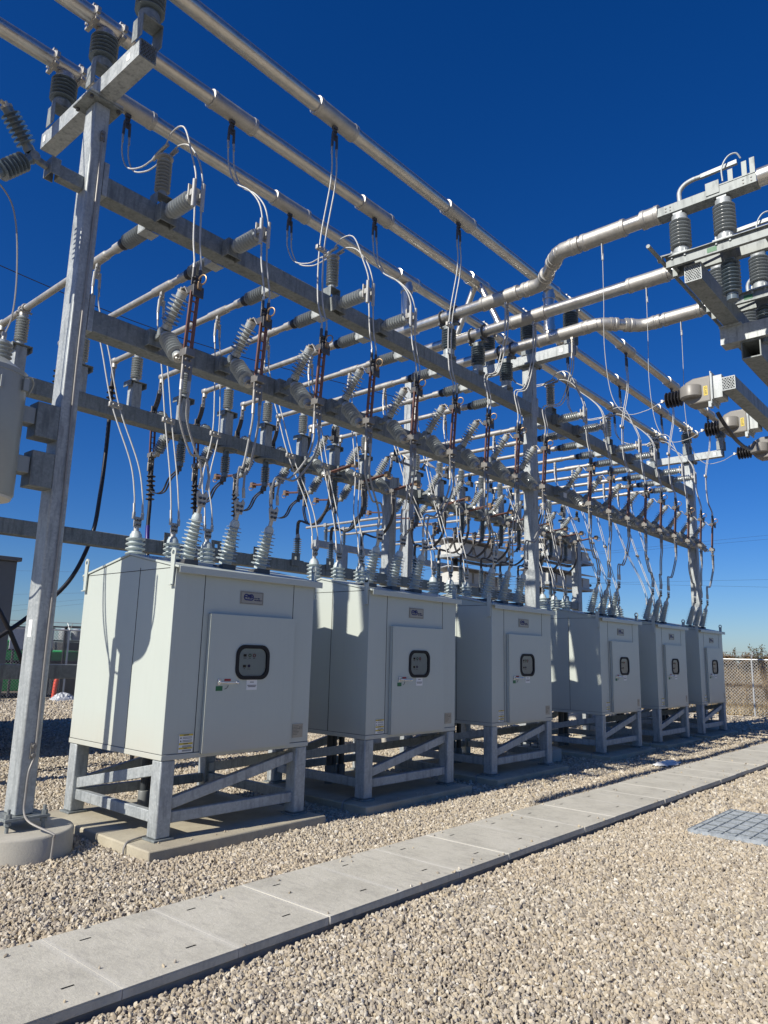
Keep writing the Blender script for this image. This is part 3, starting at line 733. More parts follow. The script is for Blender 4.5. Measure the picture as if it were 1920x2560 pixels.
for i, x in enumerate(XS):
    t = thing('cross_arm', 'galvanised cross arm with mesh ends on top of the %s column' % ARM[i], 'cross arm', (x, YC, AZ0), 'cross arms on the columns'); o = (x, YC, AZ0)
    m = MB(); hollow(m, 'y', AY0, AY1, x-.08, x+.08, AZ0, AZ1); m.box(x-.16, x+.16, YC-.17, YC+.17, AZ0-.0225, AZ0-.0008); m.build('tube', 'galv', t, o)
    for y in (AY0, AY1):
        m = MB(); expanded_mesh(m, (x, y, (AZ0+AZ1)/2), (1, 0, 0), (0, 0, 1), .155, .165, 6, 4); m.build('end_mesh', 'galv2', t, o)
    m = MB()
    for y in (AY0+.16, AY1-.10): m.box(x-.0825, x-.0803, y, y+.055, AZ0+.05, AZ0+.12)
    m.build('label', 'whit', t, o)
def beam(nm, x0, x1, y0, y1, z0, z1, label, plates=True, grp=None):
    t = thing(nm, label, 'beam', (x0, (y0+y1)/2, z0), grp); o = (x0, (y0+y1)/2, z0)
    m = MB(); m.box(x0+.022, x1-.022, y0, y1, z0, z1); m.build('tube', 'galv2', t, o, bevel=.008)
    if plates:
        for xa in (x0, x1-.021):
            m = MB(); m.box(xa-(.012 if xa > x0 else 0), xa+(.048 if xa == x0 else .021), y0-.012, y1+.012, z0-.012, z1+.13); m.build('end_plate', 'galv', t, o, bevel=.003)
            m = MB()
            for zz in (z0+.02, z1+.045):
                for yy in (y0+.02, y1-.02): m.cyl((xa-.012 if xa == x0 else xa+.021, yy, zz), (xa if xa == x0 else xa+.034, yy, zz), .012, 6)
            m.build('bolt', 'dkst', t, o)
    return t, o
BY0, BY1 = 6.04, 6.22
for b in range(2):
    xa, xb = XS[b]+WXc/2+.002, XS[b+1]-WXc/2-.002
    beam('upper_beam', xa, xb, BY0, BY1, 5.71, 5.91, 'upper horizontal galvanised beam %s' % ['from the left column to the middle column', 'from the middle column to the farthest column'][b], grp='front steel beams')
    t, o = beam('lower_beam', xa, xb, BY0, BY1, 4.37, 4.58, 'lower horizontal galvanised beam carrying the cutouts, %s' % ['left of the middle column', 'right of the middle column'][b], grp='front steel beams')
    m = MB(); xx = XK[0+9*b]+.30; m.box(xx, xx+.12, BY0-.0025, BY0-.0005, 4.44, 4.53); m.build('label', 'whit', t, o)
RY0, RY1, RZ0, RZ1 = 9.10, 9.30, 4.69, 4.90
RX = (2.70, 10.62, 18.55)
for b in range(2):
    xa, xb = RX[b]+.103, RX[b+1]-.103
    beam('rear_beam', xa, xb, RY0, RY1, RZ0, RZ1, 'rear galvanised beam carrying the upright stand-offs, %s bay' % ['near', 'far'][b], grp='rear steel beams')
    t, o = beam('cable_beam', xa, xb, RY0+.01, RY1-.01, 2.90, 3.09, 'low rear beam with square holed brackets for cable ends, %s bay' % ['near', 'far'][b], grp='rear steel beams')
    for k in range(9*b, 9*b+9):
        if k < 3: continue
        m = MB(); x = XK[k]-.05
        m.holed(x-.16, x+.02, 3.0, 3.21, RY0-.018, .012, x-.10, x-.045, 3.10, 3.155); m.box(x-.16, x+.02, RY0-.006, RY0+.07, 3.0905, 3.10)
        m.build('bracket', 'galv2', t, o)
    beam('girt', xa, xb, RY0+.03, RY1-.03, 1.19, 1.365, 'lowest rear steel girt at chest height, %s bay' % ['near', 'far'][b], grp='rear steel beams', plates=False)

# ------------------------------------------------------------------ insulators
def post_ins(mb, base, axis, r, Rr, L, n, seg=18): mb.lathe(shed_prof(r, Rr, L, n), base, axis, seg)
# big station posts on the cross arms (local origin on the arm top)
sp = thing('post_insulator', '', 'insulator', (0, 0, 0), 'station post insulators on the cross arms')
m = MB(); m.box(-.10, -.092, -.085, .085, .001, .225); m.box(.092, .10, -.085, .085, .001, .225); m.box(-.0915, .0915, -.085, .085, .212, .225); m.build('saddle_bracket', 'galv2', sp, bevel=.003)
m = MB(); m.lathe([(.095, .226), (.095, .30)], (0, 0, 0), (0, 0, 1), 20); m.build('base_cap', 'galv2', sp)
m = MB(); m.lathe(shed_prof(.088, .13, .27, 6, .04, .04), (0, 0, .30), (0, 0, 1), 24); m.build('porcelain', 'ins', sp)
m = MB(); m.lathe([(.095, .57), (.095, .63), (.07, .645)], (0, 0, 0), (0, 0, 1), 20)
for s_ in (-.14, .14):
    m.torus((s_, 0, .73), .088, .018, (1, 0, 0), 18, 6); m.box(s_-.02, s_+.02, -.11, .11, .63, .655); m.box(s_-.018, s_+.018, -.025, .025, .80, .86); m.box(s_-.018, s_+.018, .08, .125, .70, .76); m.box(s_-.018, s_+.018, -.125, -.08, .70, .76)
m.box(-.16, .16, -.035, .035, .646, .662); m.build('bus_clamp', 'cast', sp)
BUSY = {'A': 6.98, 'B': 6.15, 'C': 5.32}; BZ = AZ1+.73
first = True
for i, x in enumerate(XS):
    for nm_, y in BUSY.items():
        lb = 'grey station post insulator on the %s cross arm, under the %s overhead pipe' % (ARM[i], {'A': 'left', 'B': 'middle', 'C': 'right'}[nm_])
        if first: sp.location = (x, y, AZ1); sp['label'] = lb; first = False
        else: dup(sp, (x, y, AZ1), lb)
def coupler(m, p, d, r, L, ring=True):
    p = np.array(p, float); d = nrm(np.array(d, float)); h = L/2
    m.lathe([(r*1.0, -h), (r*1.22, -h+.006), (r*1.24, -h+.05), (r*1.16, -h+.058), (r*1.16, h-.058), (r*1.24, h-.05), (r*1.22, h-.006), (r*1.0, h)], p, d, 24)
def two_pad(m, p, s=1.0, nd=(0, -1, 0)):   # hanging two-hole pad with two lugs
    x, y, z = p
    m.box(x-.028*s, x+.028*s, y-.007, y+.007, z-.14*s, z)
    for sx in (-1, 1): m.tube([(x+sx*.030*s, y-.004, z-.07*s), (x+sx*.034*s, y-.004, z-.16*s), (x+sx*.036*s, y-.004, z-.24*s)], .016*s, 8)
    for zz in (.035, .085):
        for sx in (-1, 1): m.cyl((x+sx*.017*s, y-.02, z-zz*s), (x+sx*.017*s, y+.02, z-zz*s), .011*s, 6)
conn = {'A': [0, 3, 9, 12, 15], 'B': [1, 4, 10, 13, 16], 'C': [2, 5, 11, 14, 17]}
PR = .083
for nm_, y in BUSY.items():
    o = (XS[0], y, BZ); side = {'A': 'left', 'B': 'middle', 'C': 'right'}[nm_]
    xend = XS[2]+.65
    t = thing('bus_pipe', 'long overhead aluminium bus pipe, %s of the three running away from the camera' % {'A': 'leftmost', 'B': 'middle', 'C': 'rightmost'}[nm_], 'bus pipe', o, 'overhead aluminium bus pipes')
    m = MB(); m.lathe([(PR, 0), (PR, xend+2.5), (PR*.8, xend+2.503)], (-2.5, y, BZ), (1, 0, 0), 28); m.build('pipe', 'alum', t, o)
    for k in conn[nm_]:
        m = MB(); coupler(m, (XK[k]+.0, y, BZ), (1, 0, 0), PR, .62 if k < 9 else .55); cp = m.build('coupler', 'cast', t, o)
        m = MB(); m.box(XK[k]-.03, XK[k]+.03, y-.02, y+.02, BZ-PR-.05, BZ-PR+.01); two_pad(m, (XK[k], y, BZ-PR-.045)); m.build('terminal_pad', 'dkst', cp, o)
    m = MB(); coupler(m, (xend, y, BZ), (1, 0, 0), PR, .10); m.build('end_cap', 'cast', t, o)

# incoming pipes P1..P3 crossing over the upper beam
PX = [8.355, 9.14, 9.98]; PZ = 6.66; PR2 = .086
PYE = {0: [(8.355, 7.2), (8.355, 4.55), (7.76, 3.98), (7.76, 2.75)], 1: [(9.14, 7.2), (9.14, 2.72)], 2: [(9.98, 7.2), (9.98, 4.47), (10.45, 3.98), (10.45, 2.75)]}
PNAME = ['upper', 'middle', 'lower']
pi_ = thing('post_insulator', '', 'insulator', (0, 0, 0), 'post insulators standing on the upper beam')
m = MB(); m.box(-.10, .10, -.07, .07, .001, .014); m.box(-.10, -.09, -.07, .07, .014, .11); m.box(.09, .10, -.07, .07, .014, .11); m.box(-.0895, .0895, -.07, .07, .098, .11); m.build('saddle_bracket', 'galv', pi_, bevel=.002)
m = MB(); m.lathe([(.085, .111), (.085, .19)], (0, 0, 0), (0, 0, 1), 18); m.build('base_cap', 'galv', pi_)
m = MB(); m.lathe(shed_prof(.075, .112, .33, 8, .03, .03), (0, 0, .19), (0, 0, 1), 22); m.build('porcelain', 'ins', pi_)
m = MB(); m.lathe([(.08, .52), (.08, .58)], (0, 0, 0), (0, 0, 1), 18); m.box(-.035, .035, -.15, .15, .58, .598); m.build('top_cap', 'galv2', pi_)
m = MB()
for s_ in (-.12, .12): m.torus((0, s_, PZ-5.911), .097, .016, (0, 1, 0), 18, 6); m.box(-.10, .10, s_-.018, s_+.018, .598, .64); m.box(-.02, .02, s_-.016, s_+.016, .84, .875)
m.build('bus_clamp', 'dkst', pi_)
for i in range(3):
    lb = 'grey post insulator on the upper beam holding the %s incoming pipe' % PNAME[i]
    if i == 0: pi_.location = (PX[i], 6.13, 5.911); pi_['label'] = lb
    else: dup(pi_, (PX[i], 6.13, 5.911), lb)
for i in range(3):
    pts = [(x, y, PZ) for x, y in PYE[i]]; o = (PX[i], 6.13, PZ)
    t = thing('incoming_pipe', ['topmost aluminium pipe with two elbows coming in from the right switch', 'straight middle aluminium pipe coming in from the right switch', 'lowest aluminium pipe with two bends coming in from the right switch'][i], 'bus pipe', o, 'aluminium pipes from the right hand switch')
    m = MB()
    for a_, b_ in zip(pts[:-1], pts[1:]): m.cyl(a_, b_, PR2, 26)
    m.build('pipe', 'alum', t, o)
    m = MB()
    for q in range(1, len(pts)-1):
        P0, P1, P2 = [np.array(p) for p in pts[q-1:q+2]]; a_ = P1+nrm(P0-P1)*.20; b_ = P1+nrm(P2-P1)*.20
        m.tube([a_, P1+nrm(P0-P1)*.06, P1+nrm(P2-P1)*.06, b_], PR2*1.13, 24)
        coupler(m, P1+nrm(P0-P1)*.22, P0-P1, PR2, .14); coupler(m, P1+nrm(P2-P1)*.22, P2-P1, PR2, .14)
    if len(pts) > 2: m.build('elbow', 'cast', t, o)
    m = MB(); coupler(m, (pts[-1][0], 3.38, PZ), (0, 1, 0), PR2, .56); coupler(m, (pts[-1][0], 2.80, PZ), (0, 1, 0), PR2*1.05, .22); cp = m.build('coupler', 'cast', t, o)
    m = MB(); x = pts[-1][0]; m.box(x-.02, x+.02, 3.40, 3.41, PZ-.26, PZ-PR2); m.cyl((x, 3.405, PZ-.32), (x, 3.405, PZ-.24), .014, 8); m.build('terminal_pad', 'wire', cp, o)
    m = MB(); yj = [5.12, 5.12, 4.92][i]; coupler(m, (PX[i], yj+.1, PZ), (0, 1, 0), PR2, .62); cp = m.build('coupler', 'cast', t, o)
    m = MB(); m.box(PX[i]-.03, PX[i]+.03, yj-.02, yj+.02, PZ-PR2-.05, PZ-PR2); two_pad(m, (PX[i], yj, PZ-PR2-.045)); m.build('terminal_pad', 'cast', cp, o)
    # risers up to the overhead pipes
    m = MB(); y = [BUSY['A'], BUSY['B'], BUSY['C']][i]
    if i == 1:
        for s_ in (-1, 1): m.cyl((PX[i], y+s_*.42, PZ+.04), (PX[i]+.0, y+s_*.05, BZ-.05), .05, 18); m.cyl((PX[i], y+s_*.42, PZ+.04), (PX[i], y+s_*.38, PZ+.11), .062, 18)
        coupler(m, (PX[i], y, BZ), (1, 0, 0), PR*1.02, .5)
    else:
        m.cyl((PX[i], y, PZ), (PX[i], y, BZ), PR2*.98, 24); coupler(m, (PX[i], y, BZ), (1, 0, 0), PR*1.03, .5); coupler(m, (PX[i], y, PZ), (0, 1, 0), PR2*1.02, .42); m.lathe([(PR2*1.15, 0), (PR2*1.15, .10)], (PX[i], y, BZ-.22), (0, 0, 1), 24); m.lathe([(PR2*1.15, 0), (PR2*1.15, .10)], (PX[i], y, PZ+.11), (0, 0, 1), 24)
    m.build('riser', 'alum', t, o)

# insulators on the front of the upper beam
fi = thing('strain_insulator', '', 'insulator', (0, 0, 0), 'horizontal insulators on the front of the upper beam')
m = MB(); m.box(-.09, .09, -.115, -.105, -.03, .16); m.box(-.09, -.08, -.1045, -.001, -.03, .16); m.box(.08, .09, -.1045, -.001, -.03, .16); m.box(-.0795, .0795, -.1045, -.001, .15, .16); m.build('box_bracket', 'galv2', fi, bevel=.003)
m = MB(); m.lathe(shed_prof(.052, .081, .39, 8, .08, .10), (0, -.116, .075), (0, -1, 0), 22); m.build('porcelain', 'insl', fi)
m = MB(); m.lathe([(.055, .39), (.055, .43)], (0, -.116, .075), (0, -1, 0), 16); m.box(-.085, .085, -.560, -.547, -.01, .16); m.build('clamp_plate', 'cast', fi, bevel=.003)
m = MB()
for sx in (-.05, .05): m.cyl((sx, -.60, -.08), (sx, -.60, .20), .019, 10); m.box(sx-.02, sx+.02, -.60, -.562, .04, .10)
m.build('wire_sleeve', 'wire', fi)
first = True
FK = [0, 1, 3, 4, 9, 10, 12, 13, 15, 16]
for q, k in enumerate(FK):
    lb = 'horizontal ribbed insulator on the upper beam front, %s from the left in the %s' % (ORD[q if q < 4 else q-4], BAYN[bay(k)])
    if first: fi.location = (XK[k], BY0, 5.72); fi['label'] = lb; first = False
    else: dup(fi, (XK[k], BY0, 5.72), lb)
vi = thing('upright_insulator', '', 'insulator', (0, 0, 0), 'upright insulators on the upper beam')
m = MB(); m.box(-.085, -.076, -.07, .07, .0, .13); m.box(.076, .085, -.07, .07, .0, .13); m.box(-.0755, .0755, -.07, .07, .12, .13); m.build('saddle_bracket', 'galv2', vi, bevel=.003)
m = MB(); m.lathe(shed_prof(.048, .078, .42, 9, .1, .08), (0, 0, .131), (0, 0, 1), 20); m.build('porcelain', 'insm', vi)
m = MB(); m.lathe([(.055, .55), (.085, .56), (.085, .575), (.04, .58)], (0, 0, 0), (0, 0, 1), 16)
for sx in (-.055, .055): m.tube([(sx, .13, .58), (sx, .05, .615), (sx, -.05, .63), (sx, -.13, .635)], .019, 10)
m.build('wire_clamp', 'cast', vi)
for q, k in enumerate([0, 3, 9, 12, 15]):
    lb = 'upright ribbed insulator on the upper beam under looping jumpers, %s' % ['nearest the left column', 'left of the incoming pipes', 'just past the middle column', 'midway along the far bay', 'near the farthest column'][q]
    if q == 0: vi.location = (XK[k], 6.10, 5.911); vi['label'] = lb
    else: dup(vi, (XK[k], 6.10, 5.911), lb)

# rear facing insulators with their bus pipes
ri = thing('strain_insulator', '', 'insulator', (0, 0, 0), 'horizontal insulators behind the upper beam')
m = MB(); m.box(-.08, .08, .135, .145, -.05, .10); m.box(-.08, .08, .001, .1345, -.05, -.04); m.box(-.08, -.07, .001, .1345, -.0395, .10); m.build('angle_bracket', 'galv', ri, bevel=.003)
m = MB(); m.lathe(shed_prof(.050, .080, .37, 8, .08, .08), (0, .146, .03), (0, 1, 0), 18); m.build('porcelain', 'insm', ri)
m = MB(); m.lathe([(.062, .37), (.062, .42), (.05, .44)], (0, .146, .03), (0, 1, 0), 16); m.build('pipe_socket', 'rub', ri)
rp = thing('rear_bus_pipe', '', 'bus pipe', (0, 0, 0), 'thin bus pipes running back from the upper beam')
RZP = 5.785
m = MB(); m.lathe([(.040, 0), (.040, 3.05)], (0, 6.80, RZP), (0, 1, 0), 16); m.cyl((0, 9.86, RZP+.0), (0, 9.86, RZP-.10), .038, 14); m.build('pipe', 'cast', rp)
m = MB(); m.lathe([(.040, 0), (.052, .01), (.052, .16), (.046, .165)], (0, 6.78, RZP), (0, 1, 0), 16); m.lathe([(.040, 0), (.050, .01), (.050, .36), (.040, .37)], (0, 7.12, RZP), (0, 1, 0), 16); m.lathe([(.044, 0), (.052, .03), (.052, .09), (.03, .12)], (0, 9.80, RZP), (0, 1, 0), 16); m.build('sleeve', 'cast', rp)
m = MB(); m.box(-.02, .02, 7.29, 7.33, RZP-.09, RZP-.03); two_pad(m, (0, 7.31, RZP-.08)); m.build('terminal_pad', 'wire', rp)
m = MB(); m.box(-.03, .03, 9.875, 9.888, RZP-.27, RZP-.08)
for zz in (.14, .21): m.cyl((0, 9.86, RZP-zz), (0, 9.905, RZP-zz), .016, 6)
m.build('end_lug', 'cast', rp)
so_ = thing('standoff_insulator', '', 'insulator', (0, 0, 0), 'stand-off insulators on the rear beam')
m = MB(); m.box(-.072, .072, -.072, .072, .001, .375); m.build('tube', 'galv', so_, bevel=.010)
m = MB(); m.box(-.125, .125, -.10, .10, .376, .390); m.box(-.125, -.113, -.10, .10, .31, .3755); m.box(.113, .125, -.10, .10, .31, .3755); m.build('channel_cap', 'galv2', so_, bevel=.003)
m = MB(); m.lathe([(.05, .391), (.05, .42)], (0, 0, 0), (0, 0, 1), 16); m.lathe(shed_prof(.048, .080, .37, 9, .05, .08), (0, 0, .42), (0, 0, 1), 18); m.build('porcelain', 'insl', so_)
m = MB(); m.lathe([(.055, .79), (.055, .83)], (0, 0, 0), (0, 0, 1), 14)
for s_ in (-.05, .05): m.torus((0, s_, RZP-RZ1), .052, .012, (0, 1, 0), 14, 5); m.box(-.08, .08, s_-.012, s_+.012, .825, .845)
m.build('pipe_clamp', 'cast', so_)
for k in range(18):
    l1_, l2_, l3_ = ('ribbed insulator behind the upper beam holding a rear pipe, '+nth(k), 'thin rear aluminium pipe ending in an elbow, '+nth(k), 'ribbed insulator on a square stand-off of the rear beam, '+nth(k))
    if k == 0:
        ri.location = (XK[k], BY1, 5.75); ri['label'] = l1_; rp.location = (XK[k], 0, 0); rp['label'] = l2_; so_.location = (XK[k], 9.20, RZ1); so_['label'] = l3_
    else: dup(ri, (XK[k], BY1, 5.75), l1_); dup(rp, (XK[k], 0, 0), l2_); dup(so_, (XK[k], 9.20, RZ1), l3_)

# ------------------------------------------------------------------ fused cutouts
def cutout(closed=True, name='fuse_cutout', grp=''):
    t = thing(name, '', 'fuse cutout', (0, 0, 0), grp)
    m = MB(); m.box(-.075, .075, -.085, -.075, -.07, .09); m.box(-.075, -.066, -.0745, -.001, -.07, .09); m.box(.066, .075, -.0745, -.001, -.07, .09); m.bar((0, -.085, .01), (0, -.20, .03), .05, .05); m.lathe([(.045, -.05), (.045, .05)], (0, -.215, .03), (1, 0, 0), 12); m.build('bracket', 'galv2', t, bevel=.003)
    u = nrm(V(0, -.62, .78)); l_ = nrm(V(0, -.66, -.75))
    for d_, nm_ in ((u, 'upper_insulator'), (l_, 'lower_insulator')):
        b_ = V(0, -.215, .03)+d_*.045
        m = MB(); m.lathe(shed_prof(.046, .085, .37, 7, .12, .13), b_, d_, 20); io = m.build(nm_, 'insl', t)
        e = b_+d_*.37; m = MB(); m.lathe([(.052, 0), (.052, .02), (.03, .025)], e, d_, 14)
        s_ = 1 if d_ is u else -1
        m.strip([e+d_*.02+V(0, .02, 0), e+V(0, -.06, .035*s_), e+V(0, -.12, -.05*s_), V(0, -.63, e[2]-.03*s_)], .05, .008, (1, 0, 0))
        for sx in (-.03, .03): m.cyl(e+V(sx, 0, 0), e+V(sx, 0, 0)+d_*.045, .012, 6)
        m.build('end_fitting', 'cast', io)
    yT, yB, zT, zB = -.675, -.635, .30, -.27
    # top and bottom contacts
    m = MB(); m.box(-.045, .045, yT-.045, yT+.055, zT-.02, zT+.05); m.box(-.055, .055, yT-.06, yT-.045, zT-.07, zT+.035); m.box(-.05, .05, yT-.012, yT+.004, zT+.05, zT+.155)
    for sx in (-.022, .022):
        for zz in (.08, .125): m.cyl((sx, yT-.035, zT+zz), (sx, yT+.03, zT+zz), .012, 6)
    for sx in (-.035, .035): m.tube([(sx, yT-.008, zT+.12), (sx, yT-.010, zT+.22)], .017, 8)
    m.build('top_contact', 'dkst', t, bevel=.003)
    m = MB(); m.box(-.05, .05, yB-.05, yB+.05, zB-.05, zB+.02); m.box(-.052, .052, yB-.012, yB+.004, zB-.20, zB-.05)
    for sx in (-.022, .022):
        for zz in (.08, .15): m.cyl((sx, yB-.035, zB-zz), (sx, yB+.03, zB-zz), .012, 6)
    for sx in (-.038, .038): m.tube([(sx, yB-.006, zB-.13), (sx, yB-.004, zB-.27)], .018, 8)
    m.build('bottom_contact', 'contact', t, bevel=.003)
    # the swinging blade: two brown rails and rungs
    m = MB(); A_ = V(0, yB, zB); B_ = V(0, yT, zT) if closed else V(0, yB-.55, zB+.06)
    for sx in (-.033, .033): m.bar(A_+V(sx, 0, 0), B_+V(sx, 0, 0), .02, .03, (1, 0, 0))
    for q in range(1, 6):
        p = A_+(B_-A_)*q/6; m.cyl(p-V(.04, 0, 0), p+V(.04, 0, 0), .008, 6)
    fb = m.build('fuse_blade', 'brown', t, bevel=.003)
    m = MB(); pr_ = B_+(B_-A_)*.05
    if closed: m.torus(V(.02, yT-.075, zT+.10), .045, .007, (1, .25, 0), 18, 6); m.box(-.02, .02, yT-.08, yT-.06, zT-.0, zT+.06)
    else: m.torus(B_+V(0, -.06, -.05), .045, .007, (1, .3, 0), 18, 6); m.box(-.045, .045, B_[1]-.04, B_[1]+.03, B_[2]-.05, B_[2]+.04)
    m.build('pull_ring', 'bronze', fb)
    return t
G1 = 'fused cutouts on the front of the lower beam'
cf = cutout(True, grp=G1)
for k in range(18):
    lb = 'closed cutout with upright brown fuse blade on the lower beam, '+nth(k)
    if k == 0: cf.location = (XK[k], BY0, 4.475); cf['label'] = lb
    else: dup(cf, (XK[k], BY0, 4.475), lb)
cp_ = dup(cf, (XS[0]-.30, 6.14, 5.765), 'cutout with two long ribbed insulators on the left side of the left column', rz=-math.pi/2, group='cutout on the left column')
m = MB(); m.box(XS[0]-.30, XS[0]-WXc/2-.001, 6.09, 6.19, 5.70, 5.83); t_ = m.build('bracket_arm', 'galv2', org=(0, 0, 0), bevel=.006); t_.parent = cp_
t_.matrix_parent_inverse = Matrix.Identity(4)
for ch in list(cp_.children):
    if 'insulator' in ch.name: ch.data = ch.data.copy(); ch.data.materials[0] = M['ins']
bpy.context.view_layer.update(); t_.matrix_parent_inverse = cp_.matrix_world.inverted()
# rear beam: closed at the back of the first ones, open farther on
co = cutout(False, grp='cutouts on the rear beam')
cr = None
for k in range(3, 18):
    lb = ('closed' if k < 5 else 'open')+' cutout facing away behind the rear beam, '+nth(k)
    if k < 5:
        o = dup(cf, (XK[k]-.02, RY1, 4.80), lb, rz=math.pi, group='cutouts behind the rear beam')
    else:
        if k == 5: co.location = (XK[k], RY1, 4.80); co.rotation_euler = (0, 0, math.pi); co['label'] = lb; co['group'] = 'cutouts behind the rear beam'
        else: dup(co, (XK[k], RY1, 4.80), lb, rz=math.pi, group='cutouts behind the rear beam')
for k in range(6, 17):
    dup(co, (XK[k], RY0, 4.80), 'open cutout with level brown blade on the rear beam front, '+nth(k), rz=0, group='open cutouts on the rear beam front')
# hanging insulators below the rear beam
hi = thing('hanging_insulator', '', 'insulator', (0, 0, 0), 'insulators hanging under the rear beam')
m = MB(); m.box(-.11, .11, -.13, .13, -.016, -.001); m.box(-.11, .11, -.13, -.121, -.075, -.0165); m.lathe([(.20, -.03), (.20, -.0165)], (0, 0, 0), (0, 0, 1), 18); m.build('channel_bracket', 'galv2', hi, bevel=.003)
m = MB(); m.lathe([(.045, -.06), (.045, -.0301)], (0, 0, 0), (0, 0, 1), 14); m.lathe(shed_prof(.048, .073, .40, 9, .16, .18), (0, 0, -.06), (0, 0, -1), 18); m.build('porcelain', 'ins', hi)
m = MB(); m.box(-.025, .025, -.02, .06, -.53, -.46); m.box(-.03, .03, .05, .062, -.57, -.48); m.cyl((0, 0, -.50), (0, .09, -.50), .016, 6); m.build('end_fitting', 'dkst', hi)
ft = thing('current_terminal', '', 'terminal', (0, 0, 0))
D.objects.remove(ft)
hk = [k for k in range(3, 18)]
for q, k in enumerate(hk):
    lb = 'dark ribbed insulator hanging under the rear beam, '+nth(k)
    if q == 0: hi.location = (XK[k], 9.17, RZ0); hi['label'] = lb
    else: dup(hi, (XK[k], 9.17, RZ0), lb)

# ------------------------------------------------------------------ jumpers and cables
def jumper(label, grp, paths, lug0=True, spacer=None, r=.0086, mat='wire', name='jumper_wires', org=None):
    o = org or tuple(paths[0][0]); t = thing(name, label, 'jumper wires', o, grp)
    for p in paths:
        m = MB(); m.tube(p, r, 8, 7); m.build('conductor', mat, t, o)
        m = MB()
        for e, f_ in ((0, 1), (-1, -2)):
            a_ = np.array(p[e]); b_ = np.array(p[f_]); m.cyl(a_, a_+nrm(b_-a_)*.10, r*1.45, 8)
        m.build('crimp_lug', 'cast', t, o)
    if spacer is not None:
        m = MB(); s_ = np.array(spacer); m.cbox(s_, (.15, .035, .055))
        for sx in (-.03, .03): m.cyl(s_+V(sx, -.03, 0), s_+V(sx, .03, 0), .016, 8)
        m.build('spacer_clamp', 'cast', t, o, bevel=.006)
    return t
def pair(pts, dx=.036, dx1=None):
    dx1 = dx if dx1 is None else dx1; n = len(pts); out = []
    for s_ in (-1, 1): out.append([(p[0]+s_*(dx+(dx1-dx)*i/(n-1)), p[1], p[2]+(.0)) for i, p in enumerate(pts)])
    return out
ZC = 4.475+.30+.16; YCt = BY0-.683
zPad = BZ-PR-.045-.24
GU = 'twin jumper wires down to the cutouts'
for k in range(18):
    x = XK[k]; j = k % 3; w_ = random.uniform(-.02, .02)
    if k in (6, 7, 8):
        i = k-6; y0 = [5.12, 5.12, 4.92][i]; z0 = PZ-PR2-.045-.24; xs = PX[i]
        pts = [(xs, y0, z0), (xs-.01, y0+.01, z0-.25), (xs-.06, y0+.12, z0-.75), (x+.01, YCt+.05, ZC+.55), (x, YCt-.01, ZC+.2), (x, YCt, ZC)]
        if i == 2: pts = [(xs, y0, z0), (xs-.02, y0+.02, z0-.3), (xs+.02, y0+.22, z0-.75), (x+.05, YCt+.04, ZC+.55), (x, YCt-.02, ZC+.2), (x, YCt, ZC)]
        jumper('twin jumper wires from the %s incoming pipe to a cutout' % PNAME[i], GU, pair(pts)); continue
    if j == 0:
        pts = [(x, 6.976, zPad), (x, 6.95, 6.92), (x, 6.80, 6.68+w_), (x, 6.52, 6.55+w_), (x, 6.30, 6.53), (x, 6.10, 6.535), (x, 5.92, 6.56), (x, 5.72, 6.46), (x, 5.54, 6.22), (x, 5.45, 5.98), (x, BY0-.60, 5.80), (x, 5.42, 5.55), (x, 5.40, 5.28), (x, YCt, ZC+.12), (x, YCt, ZC)]
        P2 = pair(pts, .038, .035); P2[0][6] = (x-.05, 5.92, 6.66+w_); P2[0][7] = (x-.05, 5.70, 6.60+w_)
        jumper('twin jumper wires looping over the upright insulator, leftmost pipe to '+['nearest cutout', 'fourth cutout', '', 'first far bay cutout', 'fourth far bay cutout', 'seventh far bay cutout'][k//3], GU, P2)
    elif j == 1:
        pts = [(x, 6.146, zPad), (x, 6.10, 6.85), (x, 5.95, 6.58+w_), (x, 5.70, 6.36), (x, 5.52, 6.14), (x, 5.445, 5.92), (x, BY0-.60, 5.76), (x, 5.42, 5.45+w_), (x, YCt-.01, ZC+.15), (x, YCt, ZC)]
        jumper('twin jumper wires from the middle overhead pipe to the '+ORD[k % 9]+' cutout, '+BAYN[bay(k)], GU, pair(pts, .038, .035))
    else:
        pts = [(x, 5.316, zPad), (x, 5.31, 6.75), (x, 5.44, 6.05), (x, 5.44, 5.4), (x, YCt, ZC+.15), (x, YCt, ZC)]
        jumper('twin jumper wires straight down from the rightmost overhead pipe to the '+ORD[k % 9]+' cutout, '+BAYN[bay(k)], GU, pair(pts, .036, .036), spacer=(x, 5.455, 5.98))
ZB_ = 4.475-.27-.27; YB = BY0-.638
GL = 'twin jumper wires from the cutouts to the cabinets'; GR = 'twin jumper wires from the rear pipes to the cabinets'
